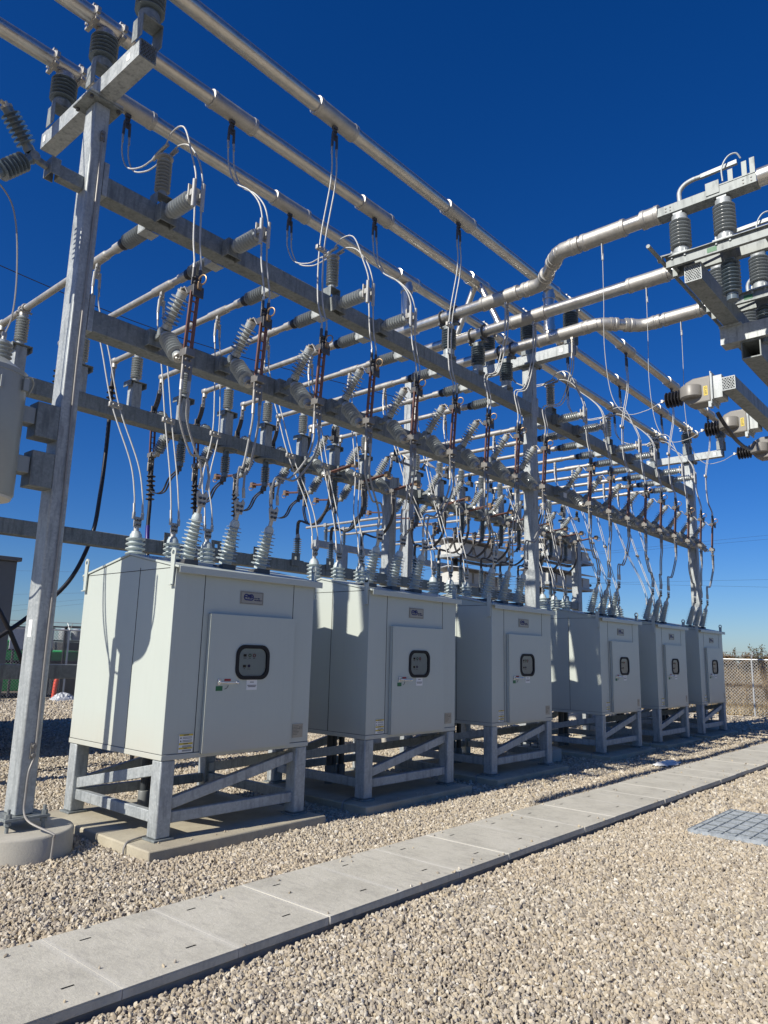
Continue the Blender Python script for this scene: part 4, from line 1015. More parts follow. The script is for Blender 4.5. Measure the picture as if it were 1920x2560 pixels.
for k in range(18):
    i = k//3; j = k % 3; x = XK[k]; cx = CXS[i]
    bx = cx+.29+.42*j; e = (bx, 5.37+LT['long'][1]-.03, .09+LT['long'][2]+.16)
    dx_ = bx-x; sgn = 1 if dx_ > 0 else -1
    pts = [(x, YB, ZB_), (x, YB+.0, ZB_-.16), (x+dx_*.10, YB+.03, ZB_-.36), (x+dx_*.55, YB+.06, ZB_-.62), (x+dx_*.90, e[1]+.0, e[2]+.28), (bx+sgn*.012, e[1]-.005, e[2]+.10), e]
    jumper('lower twin wires onto the %s long bushing of the %s cabinet' % (['left', 'middle', 'right'][j], CABN[i]), GL, pair(pts, .038, .040), r=.0110, mat='wire_shaded')
    e = (bx, 5.37+LT['short'][1]-.01, .09+LT['short'][2]+.19); s0 = (x, 7.306, RZP-.08-.24)
    f = lambda t, sag: (s0[0]+(e[0]-s0[0])*t**1.3, s0[1]+(e[1]-s0[1])*t+0*sag, s0[2]+(e[2]-s0[2])*t)
    pts = [s0, (x, 7.27, s0[2]-.22), f(.30, 0), f(.55, 0), (e[0]-.02*sgn, e[1]+.14, e[2]+.55), (e[0], e[1]+.03, e[2]+.2), e]
    jumper('rear twin wires onto the %s short bushing of the %s cabinet' % (['left', 'middle', 'right'][j], CABN[i]), GR, pair(pts, .036, .047), spacer=f(.55, 0), r=.0080)
# flexible straps and black cables at the rear row
for k in range(18):
    x = XK[k]; z0 = RZP-.25
    if k >= 3:
        pts = [(x, 9.89, z0+.03), (x, 9.93, z0-.12), (x, 10.02, z0-.30), (x, 10.03, z0-.42), (x, RY1+.68, 4.80+.46)]
        m = MB()
        for s_ in (-.028, 0, .028): m.strip([(p[0]+s_, p[1], p[2]) for p in pts], .024, .012, (1, 0, 0), 5)
        o = m.build('flexible_strap', 'braid', org=(x, 9.9, z0)); tag(o, 'dark flexible strap hanging from the rear pipe elbow, '+nth(k), 'strap', 'straps below the rear pipe elbows')
        # drooping strap from the cutout to the hanging insulator
        y1, z1 = RY1+.64, 4.80-.42
        pts = [(x, y1, z1), (x, y1+.02, z1-.2), (x, y1-.10, z1-.45), (x, y1-.38, z1-.48), (x, 9.40, z1-.30), (x, 9.235, RZ0-.53)]
        m = MB()
        for s_ in (-.022, .022): m.strip([(p[0]+s_, p[1], p[2]) for p in pts], .026, .010, (1, 0, 0), 5)
        o = m.build('flexible_strap', 'braid', org=(x, y1, z1)); tag(o, 'dark strap drooping to the hanging insulator, '+nth(k), 'strap', 'straps drooping under the rear beam')
    if k >= 6:
        # cable end on the low beam with a dark strap sweeping down to it
        t = thing('cable_termination', 'grey ribbed cable termination upright on the low rear beam, '+nth(k), 'cable termination', (x, 9.2, 3.09), 'cable terminations on the low rear beam'); o = (x, 9.2, 3.09)
        m = MB(); m.box(x-.09, x+.09, 9.12, 9.28, 3.091, 3.104); m.cyl((x, 9.2, 3.104), (x, 9.2, 3.19), .045, 14); m.build('base', 'galv2', t, o)
        m = MB(); m.lathe(shed_prof(.045, .072, .30, 8, .04, .04), (x, 9.2, 3.19), (0, 0, 1), 18); m.build('porcelain', 'ins', t, o)
        m = MB(); m.cyl((x, 9.2, 3.49), (x, 9.2, 3.56), .04, 14, .03); m.build('cap', 'cast', t, o)
        y1, z1 = RY0-.64, 4.80-.45
        pts = [(x, y1, z1), (x, y1-.01, z1-.25), (x, y1+.10, z1-.50), (x, y1+.36, z1-.66), (x, 9.15, 3.78), (x, 9.2, 3.66), (x, 9.2, 3.55)]
        if k < 17:
            m = MB()
            for s_ in (-.024, .008): m.tube([(p[0]+s_, p[1], p[2]) for p in pts], .017, 7, 6)
            o2 = m.build('flexible_strap', 'braid', org=(x, y1, z1)); tag(o2, 'dark cable pair sweeping down to the low beam, '+nth(k), 'strap', 'cable pairs sweeping to the low beam')
    if k < 6:
        t = thing('power_cable', 'black power cable with shedded end hanging at the rear, '+nth(k), 'cable', (x, 9.87, 5.5), 'black cables hanging at the rear row'); o = (x, 9.87, 5.5)
        if k < 3: top = V(x, 9.88, z0+.02); dn = V(x, 9.86, 4.85)
        else: top = V(x, RY1+.64, 4.80-.45); dn = V(x, RY1+.60, 3.72)
        m = MB(); m.cyl(top, top+(dn-top)*.2, .02, 10); a_ = top+(dn-top)*.12; ln = np.linalg.norm(dn-a_)
        pr = [(.028, 0)]
        for q in range(6):
            zz = ln*(.12+.13*q); pr += [(.028, zz), (.066, zz+.018), (.068, zz+.024), (.028, zz+.034)]
        pr += [(.03, ln)]; m.lathe(pr, a_, dn-a_, 16); m.build('shedded_end', 'rub', t, o)
        if k == 2: pts = [dn, (x-.01, 9.84, 4.4), (x-.05, 9.80, 3.75), (x-.14, 9.75, 3.1), (x-.42, 9.70, 2.45), (x-.9, 9.70, 1.95), (x-1.45, 9.72, 1.5), (x-2.1, 9.74, .9), (x-2.5, 9.75, .2)]
        elif k == 1: pts = [dn, (x, 9.84, 4.2), (x, 9.84, 3.0), (x, 9.84, 1.5), (x, 9.84, .05)]
        elif k == 0: pts = [dn, (x, 9.84, 4.0), (x, 9.82, 3.0), (3.58, 9.75, 2.35), (3.786, 9.7, 1.99), (3.97, 9.7, 1.69), (4.2, 9.7, 1.2), (4.32, 9.7, .6), (4.33, 9.7, .05)]
        else: pts = [dn, (x-.02, RY1+.56, 3.3), (x-.06, RY1+.42, 2.8), (x-.08, RY1+.35, 2.2), (x-.08, RY1+.35, .05)]
        m = MB(); m.tube(pts, .029, 12, 8); m.build('jacket', 'blk', t, o)
        if k >= 3:
            pp = smooth_path(pts, 8); m = MB(); m.tube([tuple(p) for p in pp[6:14]], .033, 12); m.build('heat_shrink', 'pur' if k == 3 else 'blk', t, o)

# ------------------------------------------------------------------ ground leads on the left column and pads
m = MB(); yf = YC-WYc/2-.012
m.tube([(2.735, yf, 6.22), (2.735, yf, 5.2), (2.728, yf, 4.0), (2.745, yf, 2.6), (2.738, yf, 1.6), (2.742, yf, 1.05), (2.74, yf, .75), (2.705, yf-.01, .62), (2.70, yf-.01, .45), (2.695, yf-.03, .33), (2.70, yf-.14, .27), (2.80, yf-.32, .205), (2.81, 5.70, .17), (2.80, 5.69, .05), (2.79, 5.68, -.05)], .0085, 8, 5)
t = m.build('ground_wire', 'copper', org=(2.735, yf, 0)); tag(t, 'thin ground wire clipped down the front of the left column to the gravel', 'ground wire')
m = MB(); m.box(2.717, 2.753, yf-.012, yf+.010, 6.22, 6.32); m.box(2.705, 2.735, yf-.004, yf+.011, .72, .84)
for z in (6.25, 6.29, .745, .815): m.cyl((2.725, yf-.03, z), (2.725, yf, z), .016, 8)
o = m.build('ground_lug', 'contact', t, (2.735, yf, 0))
for i, cx in enumerate(CXS):
    m = MB(); p = [(cx-.05+.12, 5.56, .105), (cx-.02, 5.55, .103), (cx-.11, 5.52, .102), (cx-.165, 5.50, .095), (cx-.192, 5.49, .06), (cx-.196, 5.485, -.02)]
    m.tube(p, .0085, 8, 5); tag(m.build('ground_wire', 'copper', org=(cx, 5.52, 0)), 'thin ground wire bent over the left edge of the %s pad' % CABN[i], 'ground wire', 'ground wires at the cabinet pads')

# ------------------------------------------------------------------ hanging tank on the left column
t = thing('voltage_transformer', 'grey cylindrical tank with top bushing hung on the left column', 'transformer', (2.06, 6.12, 2.72)); o = (2.06, 6.12, 2.72)
m = MB(); m.lathe([(.285, 2.74), (.30, 2.76), (.30, 3.72), (.306, 3.722), (.306, 3.76), (.28, 3.775), (.16, 3.86), (.14, 3.865)], (2.06, 6.12, 0), (0, 0, 1), 48); m.build('tank', 'tank', t, o)
m = MB(); m.lathe([(.28, 2.72), (.288, 2.7385)], (2.06, 6.12, 0), (0, 0, 1), 48); m.build('base_ring', 'capw', t, o)
m = MB()
for z in (3.40, 2.98): m.box(2.33, 2.45, 6.05, 6.19, z, z+.14)
m.build('mounting_lug', 'tank', t, o, bevel=.005)
m = MB()
for z in (3.30, 2.88): m.box(2.452, 2.64, 6.03, 6.20, z, z+.30)
m.build('hanger_block', 'galv2', t, o, bevel=.006)
m = MB(); m.lathe(shed_prof(.052, .08, .25, 6, .06, .08), (2.15, 6.12, 3.80), (0, 0, 1), 20); m.build('bushing', 'insl', t, o)
m = MB(); m.cyl((2.15, 6.12, 4.05), (2.15, 6.12, 4.09), .018); m.box(2.13, 2.17, 6.112, 6.122, 4.085, 4.13); m.build('terminal', 'cast', t, o)
m = MB(); m.box(2.255, 2.295, 5.86, 5.90, 3.60, 3.70); m.box(2.06, 2.075, 5.80, 5.818, 3.56, 3.66); m.tube([(2.25, 5.92, 3.72), (2.33, 5.93, 3.74), (2.37, 5.97, 3.70), (2.36, 6.02, 3.62)], .008, 6, 4); m.build('lifting_lug', 'tank', t, o)
m = MB(); m.tube([(1.80, 6.13, 5.47), (1.95, 6.12, 5.40), (2.067, 6.12, 5.28), (2.13, 6.12, 5.09), (2.17, 6.12, 4.83), (2.194, 6.12, 4.54), (2.19, 6.12, 4.28), (2.15, 6.12, 4.10)], .007, 6, 7); tag(m.build('lead_wire', 'copper', org=(2.02, 6.11, 4.3)), 'thin lead dropping from the left cutout to the hanging tank', 'wire')
m = MB(); m.tube([(1.74, 6.14, 6.28), (1.60, 6.2, 6.6), (1.62, 6.3, 7.0), (1.8, 6.4, 7.3), (2.1, 6.15, 7.47)], .008, 6, 7); tag(m.build('lead_wire', 'wire', org=(1.74, 6.14, 6.3)), 'thin lead rising from the left cutout to the overhead pipe', 'wire')
m = MB(); m.tube([(2.0, 6.72, 3.7), (2.0, 6.73, 3.38), (2.0, 6.66, 2.94), (2.0, 6.47, 2.55), (2.0, 6.29, 2.45), (2.0, 6.1, 2.53), (2.0, 5.93, 2.70), (2.0, 5.81, 2.9), (2.0, 5.80, 3.3)], .010, 6, 6); m.tube([(2.0, 6.70, 3.7), (2.0, 6.70, 3.38), (2.0, 6.63, 2.98), (2.0, 6.5, 2.6), (2.0, 6.40, 2.3)], .010, 6, 6)
tag(m.build('control_cable', 'blk', org=(2.0, 6.3, 2.5)), 'black control cable looped under the hanging tank', 'cable')
m = MB(); m.cyl((2.0, 6.41, 0), (2.0, 6.41, 2.74), .045, 12); tag(m.build('conduit', 'galv2', org=(2.0, 6.41, 0)), 'vertical conduit rising from the gravel to the hanging tank', 'conduit')
# guy-like dark wire crossing behind the structure
m = MB(); m.tube([(1.2, 13.5, 8.6), (7.5, 12.8, 8.0), (14.55, 12.0, 8.35)], .008, 6, 10); tag(m.build('shield_wire', 'rub', org=(1.2, 13.5, 8.6)), 'thin dark wire crossing the sky behind the left column', 'wire')

# ------------------------------------------------------------------ right hand switch structure
SBX0, SBY, SBZ = 7.71, 2.355, 5.69
t = thing('switch_beam', 'upper right galvanised beam with diamond mesh end carrying the switches', 'beam', (SBX0, SBY, SBZ)); o = (SBX0, SBY, SBZ)
m = MB(); hollow(m, 'x', SBX0, 13.0, SBY-.09, SBY+.09, SBZ, SBZ+.20, .012); m.build('tube', 'galv2', t, o)
m = MB(); expanded_mesh(m, (SBX0-.003, SBY, SBZ+.10), (0, 1, 0), (0, 0, 1), .175, .195, 7, 5); m.build('end_mesh', 'galv', t, o)
t = thing('switch_beam', 'galvanised cap beam under the switch beam at the right edge', 'beam', (9.5, 2.5, 5.43)); o = (9.5, 2.5, 5.43)
m = MB(); hollow(m, 'y', .2, 2.50, 9.09, 9.30, 5.46, 5.67, .014); m.box(9.05, 9.34, 2.24, 2.50, 5.6705, 5.689); m.build('tube', 'galv', t, o)
t = thing('switch_beam', 'galvanised arm running out of frame below the cap beam', 'beam', (9.4, 2.2, 5.22)); o = (9.4, 2.2, 5.22)
m = MB(); hollow(m, 'x', 9.13, 13.2, 2.06, 2.28, 5.23, 5.4575, .014); m.build('tube', 'galv2', t, o)
column_top(12.9, 2.2, .26, .26, 5.20, 'galvanised column of the right hand switch structure', grp='switch structure columns', plabel='pier of the right hand switch structure')
SWX = [7.76, 9.12, 10.45]
sw0 = thing('disconnect_switch', '', 'disconnect switch', (0, 0, 0), 'disconnect switches at the right edge')
m = MB()   # base frame: two channels along Y
for sx in (-.10, .10):
    f0, f1 = (sx-.006, sx+.040) if sx > 0 else (sx-.040, sx+.006)
    m.box(sx-.006, sx+.006, .4, 2.62, .001, .115); m.box(f0, f1, .4, 2.62, .1155, .123); m.box(f0, f1, .4, 2.62, -.0075, .0005)
for y in (2.55, 1.6, .8): m.box(-.0935, .0935, y-.02, y+.02, .02, .09)
m.build('base_frame', 'galv2', sw0)
for y in (2.48, 2.01):
    m = MB(); m.box(-.14, .14, y-.10, y+.10, .1245, .137)
    for sx in (-.11, .11):
        for sy in (-.07, .07): m.cyl((sx, y+sy, .09), (sx, y+sy, .18), .014, 6)
    m.lathe([(.10, .137), (.10, .155), (.085, .16), (.085, .225)], (0, y, 0), (0, 0, 1), 20); m.build('pedestal', 'galv', sw0)
    m = MB(); m.lathe(shed_prof(.078, .115, .36, 8, .03, .03), (0, y, .225), (0, 0, 1), 22); m.build('porcelain', 'insm', sw0)
    m = MB(); m.lathe([(.085, .585), (.085, .645), (.06, .65)], (0, y, 0), (0, 0, 1), 20); m.box(-.07, .07, y-.05, y+.05, .65, .676); m.build('top_cap', 'galv', sw0)
m = MB(); m.box(-.085, -.075, 1.65, 2.70, .678, .785); m.box(.075, .085, 1.65, 2.70, .678, .785); m.box(-.0745, .0745, 1.65, 2.70, .678, .688); lv = m.build('live_beam', 'galv2', sw0, bevel=.002)
m = MB(); m.box(-.095, -.0855, 2.02, 2.16, .71, .86); m.box(-.09, .09, 1.70, 2.02, .7855, .80); m.build('hinge_block', 'galv2', lv)
m = MB()
for y in (1.70, 1.78, 2.60, 2.55):
    for z in (.71, .75): m.cyl((-.091, y, z), (-.085, y, z), .010, 6)
m.build('bolt', 'dkst', lv)
for y, h in ((1.68, .97), (1.76, .96), (1.90, .93)):
    m = MB(); m.box(-.092, -.082, y-.025, y+.025, .786, h); m.build('contact_finger', 'galv2', lv)
m = MB(); m.tube([(-.02, 2.46, .786), (-.02, 2.46, .92), (-.02, 2.41, .99), (-.02, 2.32, 1.02), (-.02, 2.22, 1.02)], .026, 12, 6); m.bar((-.02, 2.22, 1.02), (-.02, 1.84, 1.03), .04, .045); m.tube([(-.09, 1.98, .82), (-.09, 1.98, .98), (-.07, 1.92, 1.10), (-.05, 1.84, 1.12), (-.03, 1.80, 1.05)], .009, 6, 6); m.build('blade', 'galv', sw0)
m = MB(); m.lathe(shed_prof(.06, .098, .42, 9, .05, .05), (.10, 2.01, -.015), (0, 0, -1), 20); m.lathe([(.06, 0), (.06, .05)], (.10, 2.01, -.49), (0, 0, 1), 14); m.build('lower_insulator', 'ins', sw0)
m = MB(); m.box(-.1085, -.1065, 2.08, 2.18, .03, .085); m.build('label', 'grn', sw0)
for i, x in enumerate(SWX):
    lb = ['uppermost disconnect switch on grey insulators at the upper right', 'middle disconnect switch behind the mesh ended beam', 'lowest disconnect switch at the right frame edge'][i]
    if i == 0: sw0.location = (x, 0, SBZ+.21); sw0['label'] = lb
    else: dup(sw0, (x, 0, SBZ+.21), lb)
m = MB(); m.lathe([(PR2, 0), (PR2, 3.0)], (SWX[0], 1.64, PZ+.0), (0, -1, 0), 22); m.lathe([(PR2*1.15, 0), (PR2*1.15, .16)], (SWX[0], 1.645, PZ), (0, -1, 0), 22); tag(m.build('bus_pipe', 'alum', org=(SWX[0], 1.5, PZ+.0)), 'short aluminium pipe leaving the upper switch to the right', 'bus pipe')
t = thing('operating_pipe', 'thin steel operating pipe running along the ends of the three switches', 'pipe', (7.24, 2.66, 6.0)); o = (7.24, 2.66, 6.0)
m = MB(); m.tube([(7.24, 2.66, 6.0), (11.5, 2.66, 6.0)], .022, 12); m.build('pipe', 'galv2', t, o)
for x in SWX:
    m = MB(); m.bar((x-.16, 2.66, 6.03), (x-.12, 2.52, 6.045), .04, .014); m.bar((x-.12, 2.52, 6.046), (x, 2.02, 6.05), .03, .012); m.tube([(x-.16, 2.635, 6.0), (x-.16, 2.685, 6.0)], .034, 10); m.build('lever', 'galv2', t, o)
# instrument transformers
VBX0, VBY, VBZ = 7.58, 2.035, 4.325
t = thing('transformer_beam', 'lower right galvanised beam with mesh end carrying the voltage transformers', 'beam', (VBX0, VBY, VBZ)); o = (VBX0, VBY, VBZ)
m = MB(); hollow(m, 'x', VBX0, 13.0, VBY-.065, VBY+.065, VBZ, VBZ+.14, .010); m.build('tube', 'galv2', t, o)
m = MB(); expanded_mesh(m, (VBX0-.003, VBY, VBZ+.07), (0, 1, 0), (0, 0, 1), .128, .138, 5, 4); m.build('end_mesh', 'galv', t, o)
m = MB(); m.box(12.81, 12.99, VBY-.09, VBY+.09, 4.48, 5.229); m.build('strut', 'galv2', t, o)
vt = thing('voltage_transformer', '', 'transformer', (0, 0, 0), 'taupe voltage transformers with ribbed bushings')
# local: bushing tip at y=+.66 from mounting plate, axis +Y
m = MB(); b = len(m.v)
prf = [(-.02, -.17), (.26, -.17), (.33, -.12), (.36, -.02), (.36, .06), (.30, .15), (.20, .19), (-.02, .19)]
m.prism([(-.13, y, z) for y, z in prf], (.26, 0, 0)); m.build('body', 'pt', vt, bevel=.022, seg=3)
m = MB(); m.lathe([(.02, -.09), (.125, -.088), (.145, -.07), (.145, .065), (.135, .08), (.02, .082)], (-.10, .235, .0), (0, 0, 1), 30); m.build('core_boss', 'pt', vt)
m = MB(); m.box(-.15, .15, -.035, -.0205, -.21, .235); m.box(-.16, .16, -.0495, -.0355, -.16, .20); m.box(-.12, .12, -.16, -.05, -.14, .17); m.box(-.135, -.045, -.02, .02, -.25, -.1705); m.build('mounting_plate', 'galv', vt, bevel=.003)
m = MB(); m.lathe([(.055, .32), (.05, .40)], (0, 0, .0), (0, 1, 0), 18); m.build('neck', 'pt', vt)
m = MB(); pr = [(.045, .40)]
for q in range(5):
    z0 = .40+.044*q; pr += [(.045, z0), (.107, z0+.010), (.112, z0+.016), (.107, z0+.022), (.045, z0+.03)]
pr += [(.04, .62), (.02, .63)]; m.lathe(pr, (0, 0, 0), (0, 1, 0), 24); m.build('ribbed_bushing', 'rub', vt)
m = MB(); m.cyl((0, .625, 0), (0, .66, 0), .014, 8); m.box(-.02, .02, .65, .675, -.02, .02); m.build('terminal', 'cast', vt)
m = MB(); m.box(-.1325, -.1308, .02, .070, -.08, .05); tgp = m.build('number_tag', 'yel', vt)
tx = text_mb('20Y25', .044, 2, .001); tx.tf(Matrix.Translation((-.1340, .068, -.088)) @ Matrix(((0, 0, -1, 0), (0, -1, 0, 0), (1, 0, 0, 0), (0, 0, 0, 1))) ) if False else tx.tf(Matrix.Translation((-.1340, .03, -.072)) @ Matrix(((0, 0, -1, 0), (0, 1, 0, 0), (1, 0, 0, 0), (0, 0, 0, 1))))
tx.build('number', 'ink', tgp)
for i, x in enumerate(SWX):
    x += .04 if i == 0 else 0
    lb = ['uppermost taupe voltage transformer with dark ribbed bushing at the right', 'second taupe voltage transformer, below and right of the first', 'lowest taupe voltage transformer cut by the right frame edge'][i]
    if i == 0: vt.scale = (.8, .8, .8); vt.location = (x, 2.26, 4.42); vt['label'] = lb
    else: dup(vt, (x, 2.26, 4.42), lb)
    gx = SWX[i]; m = MB(); m.tube([(gx, 3.405, PZ-.30), (gx, 3.41, 5.8), (gx, 3.42, 5.2), (gx+.01, 3.36, 4.62), (gx+.02, 3.20, 4.36), (gx+.03, 2.98, 4.35), (x, 2.79, 4.42)], .0042, 6, 7)
    tag(m.build('lead_wire', 'wire', org=(gx, 3.4, 6.3)), 'thin bare wire from the %s pipe down to its ribbed transformer bushing' % PNAME[i], 'wire', 'thin wires to the voltage transformers')
m = MB(); x = SWX[0]; m.tube([(x+.1, 2.24, 4.2), (x+.2, 2.2, 4.08), (x+.55, 2.18, 3.98), (x+1.1, 2.2, 4.02), (x+1.42, 2.22, 4.18)], .02, 8, 7); tag(m.build('control_cable', 'blk', org=(x, 2.2, 4.2)), 'black control cable drooping between the first two transformers', 'cable')

# ------------------------------------------------------------------ ground items on the right
t = thing('steel_grating', 'galvanised steel grating panel lying on the gravel at the right', 'grating', (8.05, 2.2, .02)); o = (8.05, 2.2, .02)
gx0, gx1, gy0, gy1 = 7.42, 8.74, 1.55, 2.61
m = MB()
for q in range(40):
    x = gx0+(gx1-gx0)*q/39; m.box(x-.003, x+.003, gy0, gy1, .02, .055)
m.build('bearing_bars', 'grate', t, o)
m = MB()
for q in range(9):
    y = gy0+.05+(gy1-gy0-.10)*q/8; m.tube([(gx0, y, .054), (gx1, y, .054)], .006, 6)
m.build('cross_bars', 'galv2', t, o)
m = MB()
for q in range(6):
    x = gx0+.11+(gx1-gx0-.22)*q/5; m.box(x-.008, x+.008, gy0, gy1, .019, .059)
m.build('stiffening_bars', 'galv2', t, o)
m = MB(); m.box(gx0-.004, gx1+.004, gy0-.006, gy0-.0005, .018, .0565); m.box(gx0-.004, gx1+.004, gy1+.0005, gy1+.006, .018, .0565); m.build('edge_band', 'grate', t, o)
# crumpled bag by the walkway
m = MB(); nn = 14; vs = []
for i in range(nn+1):
    for j in range(nn+1):
        u, v_ = i/nn, j/nn; vs.append((11.45+.62*u+.05*math.sin(v_*7), 4.28+.24*v_+.04*math.sin(u*9), .035+.05*math.sin(3.1*u)*math.sin(3.1*v_)*(.6+.8*rng.random())+.012*rng.random()))
m.add(vs, [(i*(nn+1)+j, (i+1)*(nn+1)+j, (i+1)*(nn+1)+j+1, i*(nn+1)+j+1) for i in range(nn) for j in range(nn)])
o = m.build('paper_bag', 'paper', org=(11.7, 4.4, .03), ang=20); tag(o, 'crumpled white bag lying on the gravel beside the walkway', 'bag')
sm_ = o.modifiers.new('thick', 'SOLIDIFY'); sm_.thickness = .006
# ------------------------------------------------------------------ fences
def chain(t, o, p0, p1, z0, z1, sp, r):
    p0 = V(*p0); p1 = V(*p1); L_ = np.linalg.norm(p1-p0); u = (p1-p0)/L_; H = z1-z0; m = MB()
    n = int((L_+H)/sp)
    for s_ in (1, -1):
        for q in range(n+1):
            a_ = -H+q*sp; lo, hi_ = max(0, a_), min(L_, a_+H)
            if hi_-lo < .02: continue
            f1, f2 = lo-a_, hi_-a_
            if s_ < 0: f1, f2 = H-f1, H-f2
            A_ = V(*(p0[:2]+u[:2]*lo), z0+f1); B_ = V(*(p0[:2]+u[:2]*hi_), z0+f2); m.tube([A_, B_], r, 3)
    m.build('mesh', 'fw', t, o)
def fence(name, label, p0, p1, h, posts, sp, r, barb=True):
    p0 = V(*p0, 0); p1 = V(*p1, 0); o = tuple(p0); t = thing(name, label, 'fence', o)
    chain(t, o, p0, p1, .06, h-.03, sp, r); L_ = np.linalg.norm(p1-p0); u = (p1-p0)/L_; nrm_ = V(-u[1], u[0], 0)
    m = MB(); m.tube([p0+V(0, 0, h), p1+V(0, 0, h)], .021, 8); m.build('top_rail', 'fw', t, o)
    for s_ in posts:
        p = p0+u*s_; m = MB(); m.cyl(p-V(0, 0, .2), p+V(0, 0, h+.02), .026, 10)
        if barb:
            for sg in (-1, 1): m.tube([p+V(0, 0, h), p+nrm_*.17*sg+V(0, 0, h+.22)], .010, 6)
        m.build('post', 'fw', t, o)
    if barb:
        m = MB()
        for sg in (-1, 1):
            for f_ in (.5, 1.0): m.tube([p0+nrm_*.17*sg*f_+V(0, 0, h+.22*f_), p1+nrm_*.17*sg*f_+V(0, 0, h+.22*f_)], .0045, 4)
        m.build('barbed_wire', 'fw', t, o)
    return t
fence('chain_link_fence', 'galvanised chain link fence in front of the dry grass bank at the right', (24.45, 22.0), (24.45, -6), 1.70, [15.55-2.9*q for q in range(-2, 8)], .095, .0042)
fence('chain_link_fence', 'chain link fence before the green machine at the left', (5.5, 21.9), (24.4, 21.9), 2.05, [2.2, 5.12, 8.0, 11, 14, 17], .09, .005)
# weeds and shrubs on the bank
def shrub(name, label, cx, cy, h, n, rad, mat, up=1.0, grp='scrub on the bank beyond the fence'):
    z0 = berm_h(cx, cy); t = thing(name, label, 'shrub', (cx, cy, z0), grp); o = (cx, cy, z0)
    st = MB(); lf = MB(); tips = []
    for q in range(max(4, n//40)):
        a_ = rng.random()*6.28; e = V(cx+math.cos(a_)*rad*rng.random(), cy+math.sin(a_)*rad*rng.random(), z0+h*(.5+.5*rng.random()))
        mid = V(cx, cy, z0)*.5+e*.5+rng.normal(size=3)*.06; st.tube([V(cx, cy, z0-.05), mid, e], .010, 4, 4); tips += [(mid, e)]
    for q in range(n):
        a_, e = tips[rng.integers(len(tips))]; tt = rng.random()**(.6*up); p = a_+(e-a_)*tt+rng.normal(size=3)*rad*.16
        d1 = nrm(rng.normal(size=3))*(.03+.03*rng.random()); d2 = nrm(np.cross(d1, rng.normal(size=3)))*.018
        lf.add([p-d1, p+d2, p+d1, p-d2], [(0, 1, 2, 3)])
    st.build('stem', 'bark', t, o); lf.build('foliage', mat, t, o, ang=180)
shrub('shrub', 'tallest thin weed with sparse leaves sticking up beyond the fence at the far right', 31.0, 7.85, .95, 300, .42, 'leaf', .5)
shrub('shrub', 'thin weed stalk between the two brown shrubs left of the fence post', 31.0, 8.75, .88, 60, .14, 'leaf', .5)
shrub('shrub', 'small weed stalk just left of the fence post beyond the fence', 31.0, 8.42, .78, 40, .12, 'leaf', .5)
shrub('shrub', 'weed stalk at the right frame edge beyond the fence', 31.0, 7.35, .80, 90, .2, 'leaf', .5)
shrub('shrub', 'rounded brown dry shrub left of the fence post, next to the last cabinet', 31.2, 9.15, .60, 1800, .38, 'leaf2')
shrub('shrub', 'low brown shrub right behind the fence post', 31.2, 8.35, .56, 1800, .42, 'leaf2')
shrub('shrub', 'low brown shrub at the right frame edge under the tallest weed', 31.2, 7.55, .58, 1800, .45, 'leaf2')
# ------------------------------------------------------------------ left background
t = thing('louvred_cabinet', 'dark grey louvred cabinet behind the left column', 'cabinet', (4.0, 11.6, 0)); o = (4.0, 11.6, 0)
cx0, cx1 = 2.2, 4.45
m = MB(); m.box(cx0, cx1, 11.0, 16.2, .12, 2.78); m.box(cx0-.02, cx1+.02, 10.98, 16.22, .0, .119); m.build('housing', 'dkcab', t, o, bevel=.01)
m = MB(); m.box(cx0-.04, cx1+.04, 10.94, 16.26, 2.781, 2.84); m.build('roof', 'dkcab', t, o, bevel=.008)
for q in range(3):
    z = 2.10-.30*q; m = MB(); m.box(3.45, 4.25, 10.985, 10.999, z-.015, z+.145)
    lv_ = m.build('louvre', 'dkcab', t, o)
    m = MB()
    for s_ in range(4): m.bar((3.85, 10.975, z+.015+.033*s_), (3.85, 10.955, z-.0+.033*s_), .74, .006, (0, .5, .5))
    m.build('louvre_slats', 'gask', lv_)
t = thing('green_machine', 'green farm machine with a yellow badge parked behind the left fence', 'machine', (10.3, 25.2, 0)); o = (10.3, 25.2, 0)
m = MB(); m.box(8.2, 12.4, 24.2, 26.6, .15, 1.42); m.build('body', 'mgrn', t, o, bevel=.06)
m = MB(); m.prism([(8.6, 24.16, 1.42), (10.35, 24.16, 1.42), (10.35, 24.16, 1.72), (9.0, 24.16, 1.72)], (0, 2.2, 0)); m.build('hood', 'mgrn', t, o, bevel=.04)
m = MB(); m.box(10.52, 10.68, 24.135, 24.158, 1.16, 1.34); bd = m.build('badge', 'yel', t, o, bevel=.01)
m = MB(); m.prism([(10.55, 24.13, 1.22), (10.58, 24.13, 1.26), (10.62, 24.13, 1.26), (10.66, 24.13, 1.30), (10.64, 24.13, 1.24), (10.59, 24.13, 1.22)], (0, -.006, 0)); m.build('badge_mark', 'grn', bd, o)
m = MB(); m.box(9.6, 12.5, 24.0, 24.19, 1.02, 1.10); m.box(10.0, 12.5, 23.9, 24.0, .98, 1.03); m.build('step_rail', 'gask', t, o)
m = MB(); m.box(10.75, 10.80, 24.10, 24.19, 1.1, 1.62); m.tube([(10.2, 24.12, 1.2), (10.5, 24.1, 1.45), (10.7, 24.1, 1.62), (10.78, 24.12, 1.2)], .03, 8, 5); m.box(9.2, 9.5, 24.12, 24.19, 1.25, 1.4); m.build('white_arm', 'capw', t, o)
t = thing('equipment_cage', 'dark wire cage with grey pots along its top, behind the left fence', 'cage', (12, 23.4, 0)); o = (12, 23.4, 0)
m = MB()
for x in (10.98, 12.2, 13.6):
    for y in (22.9, 24.0): m.box(x-.03, x+.03, y-.03, y+.03, 0, 2.20)
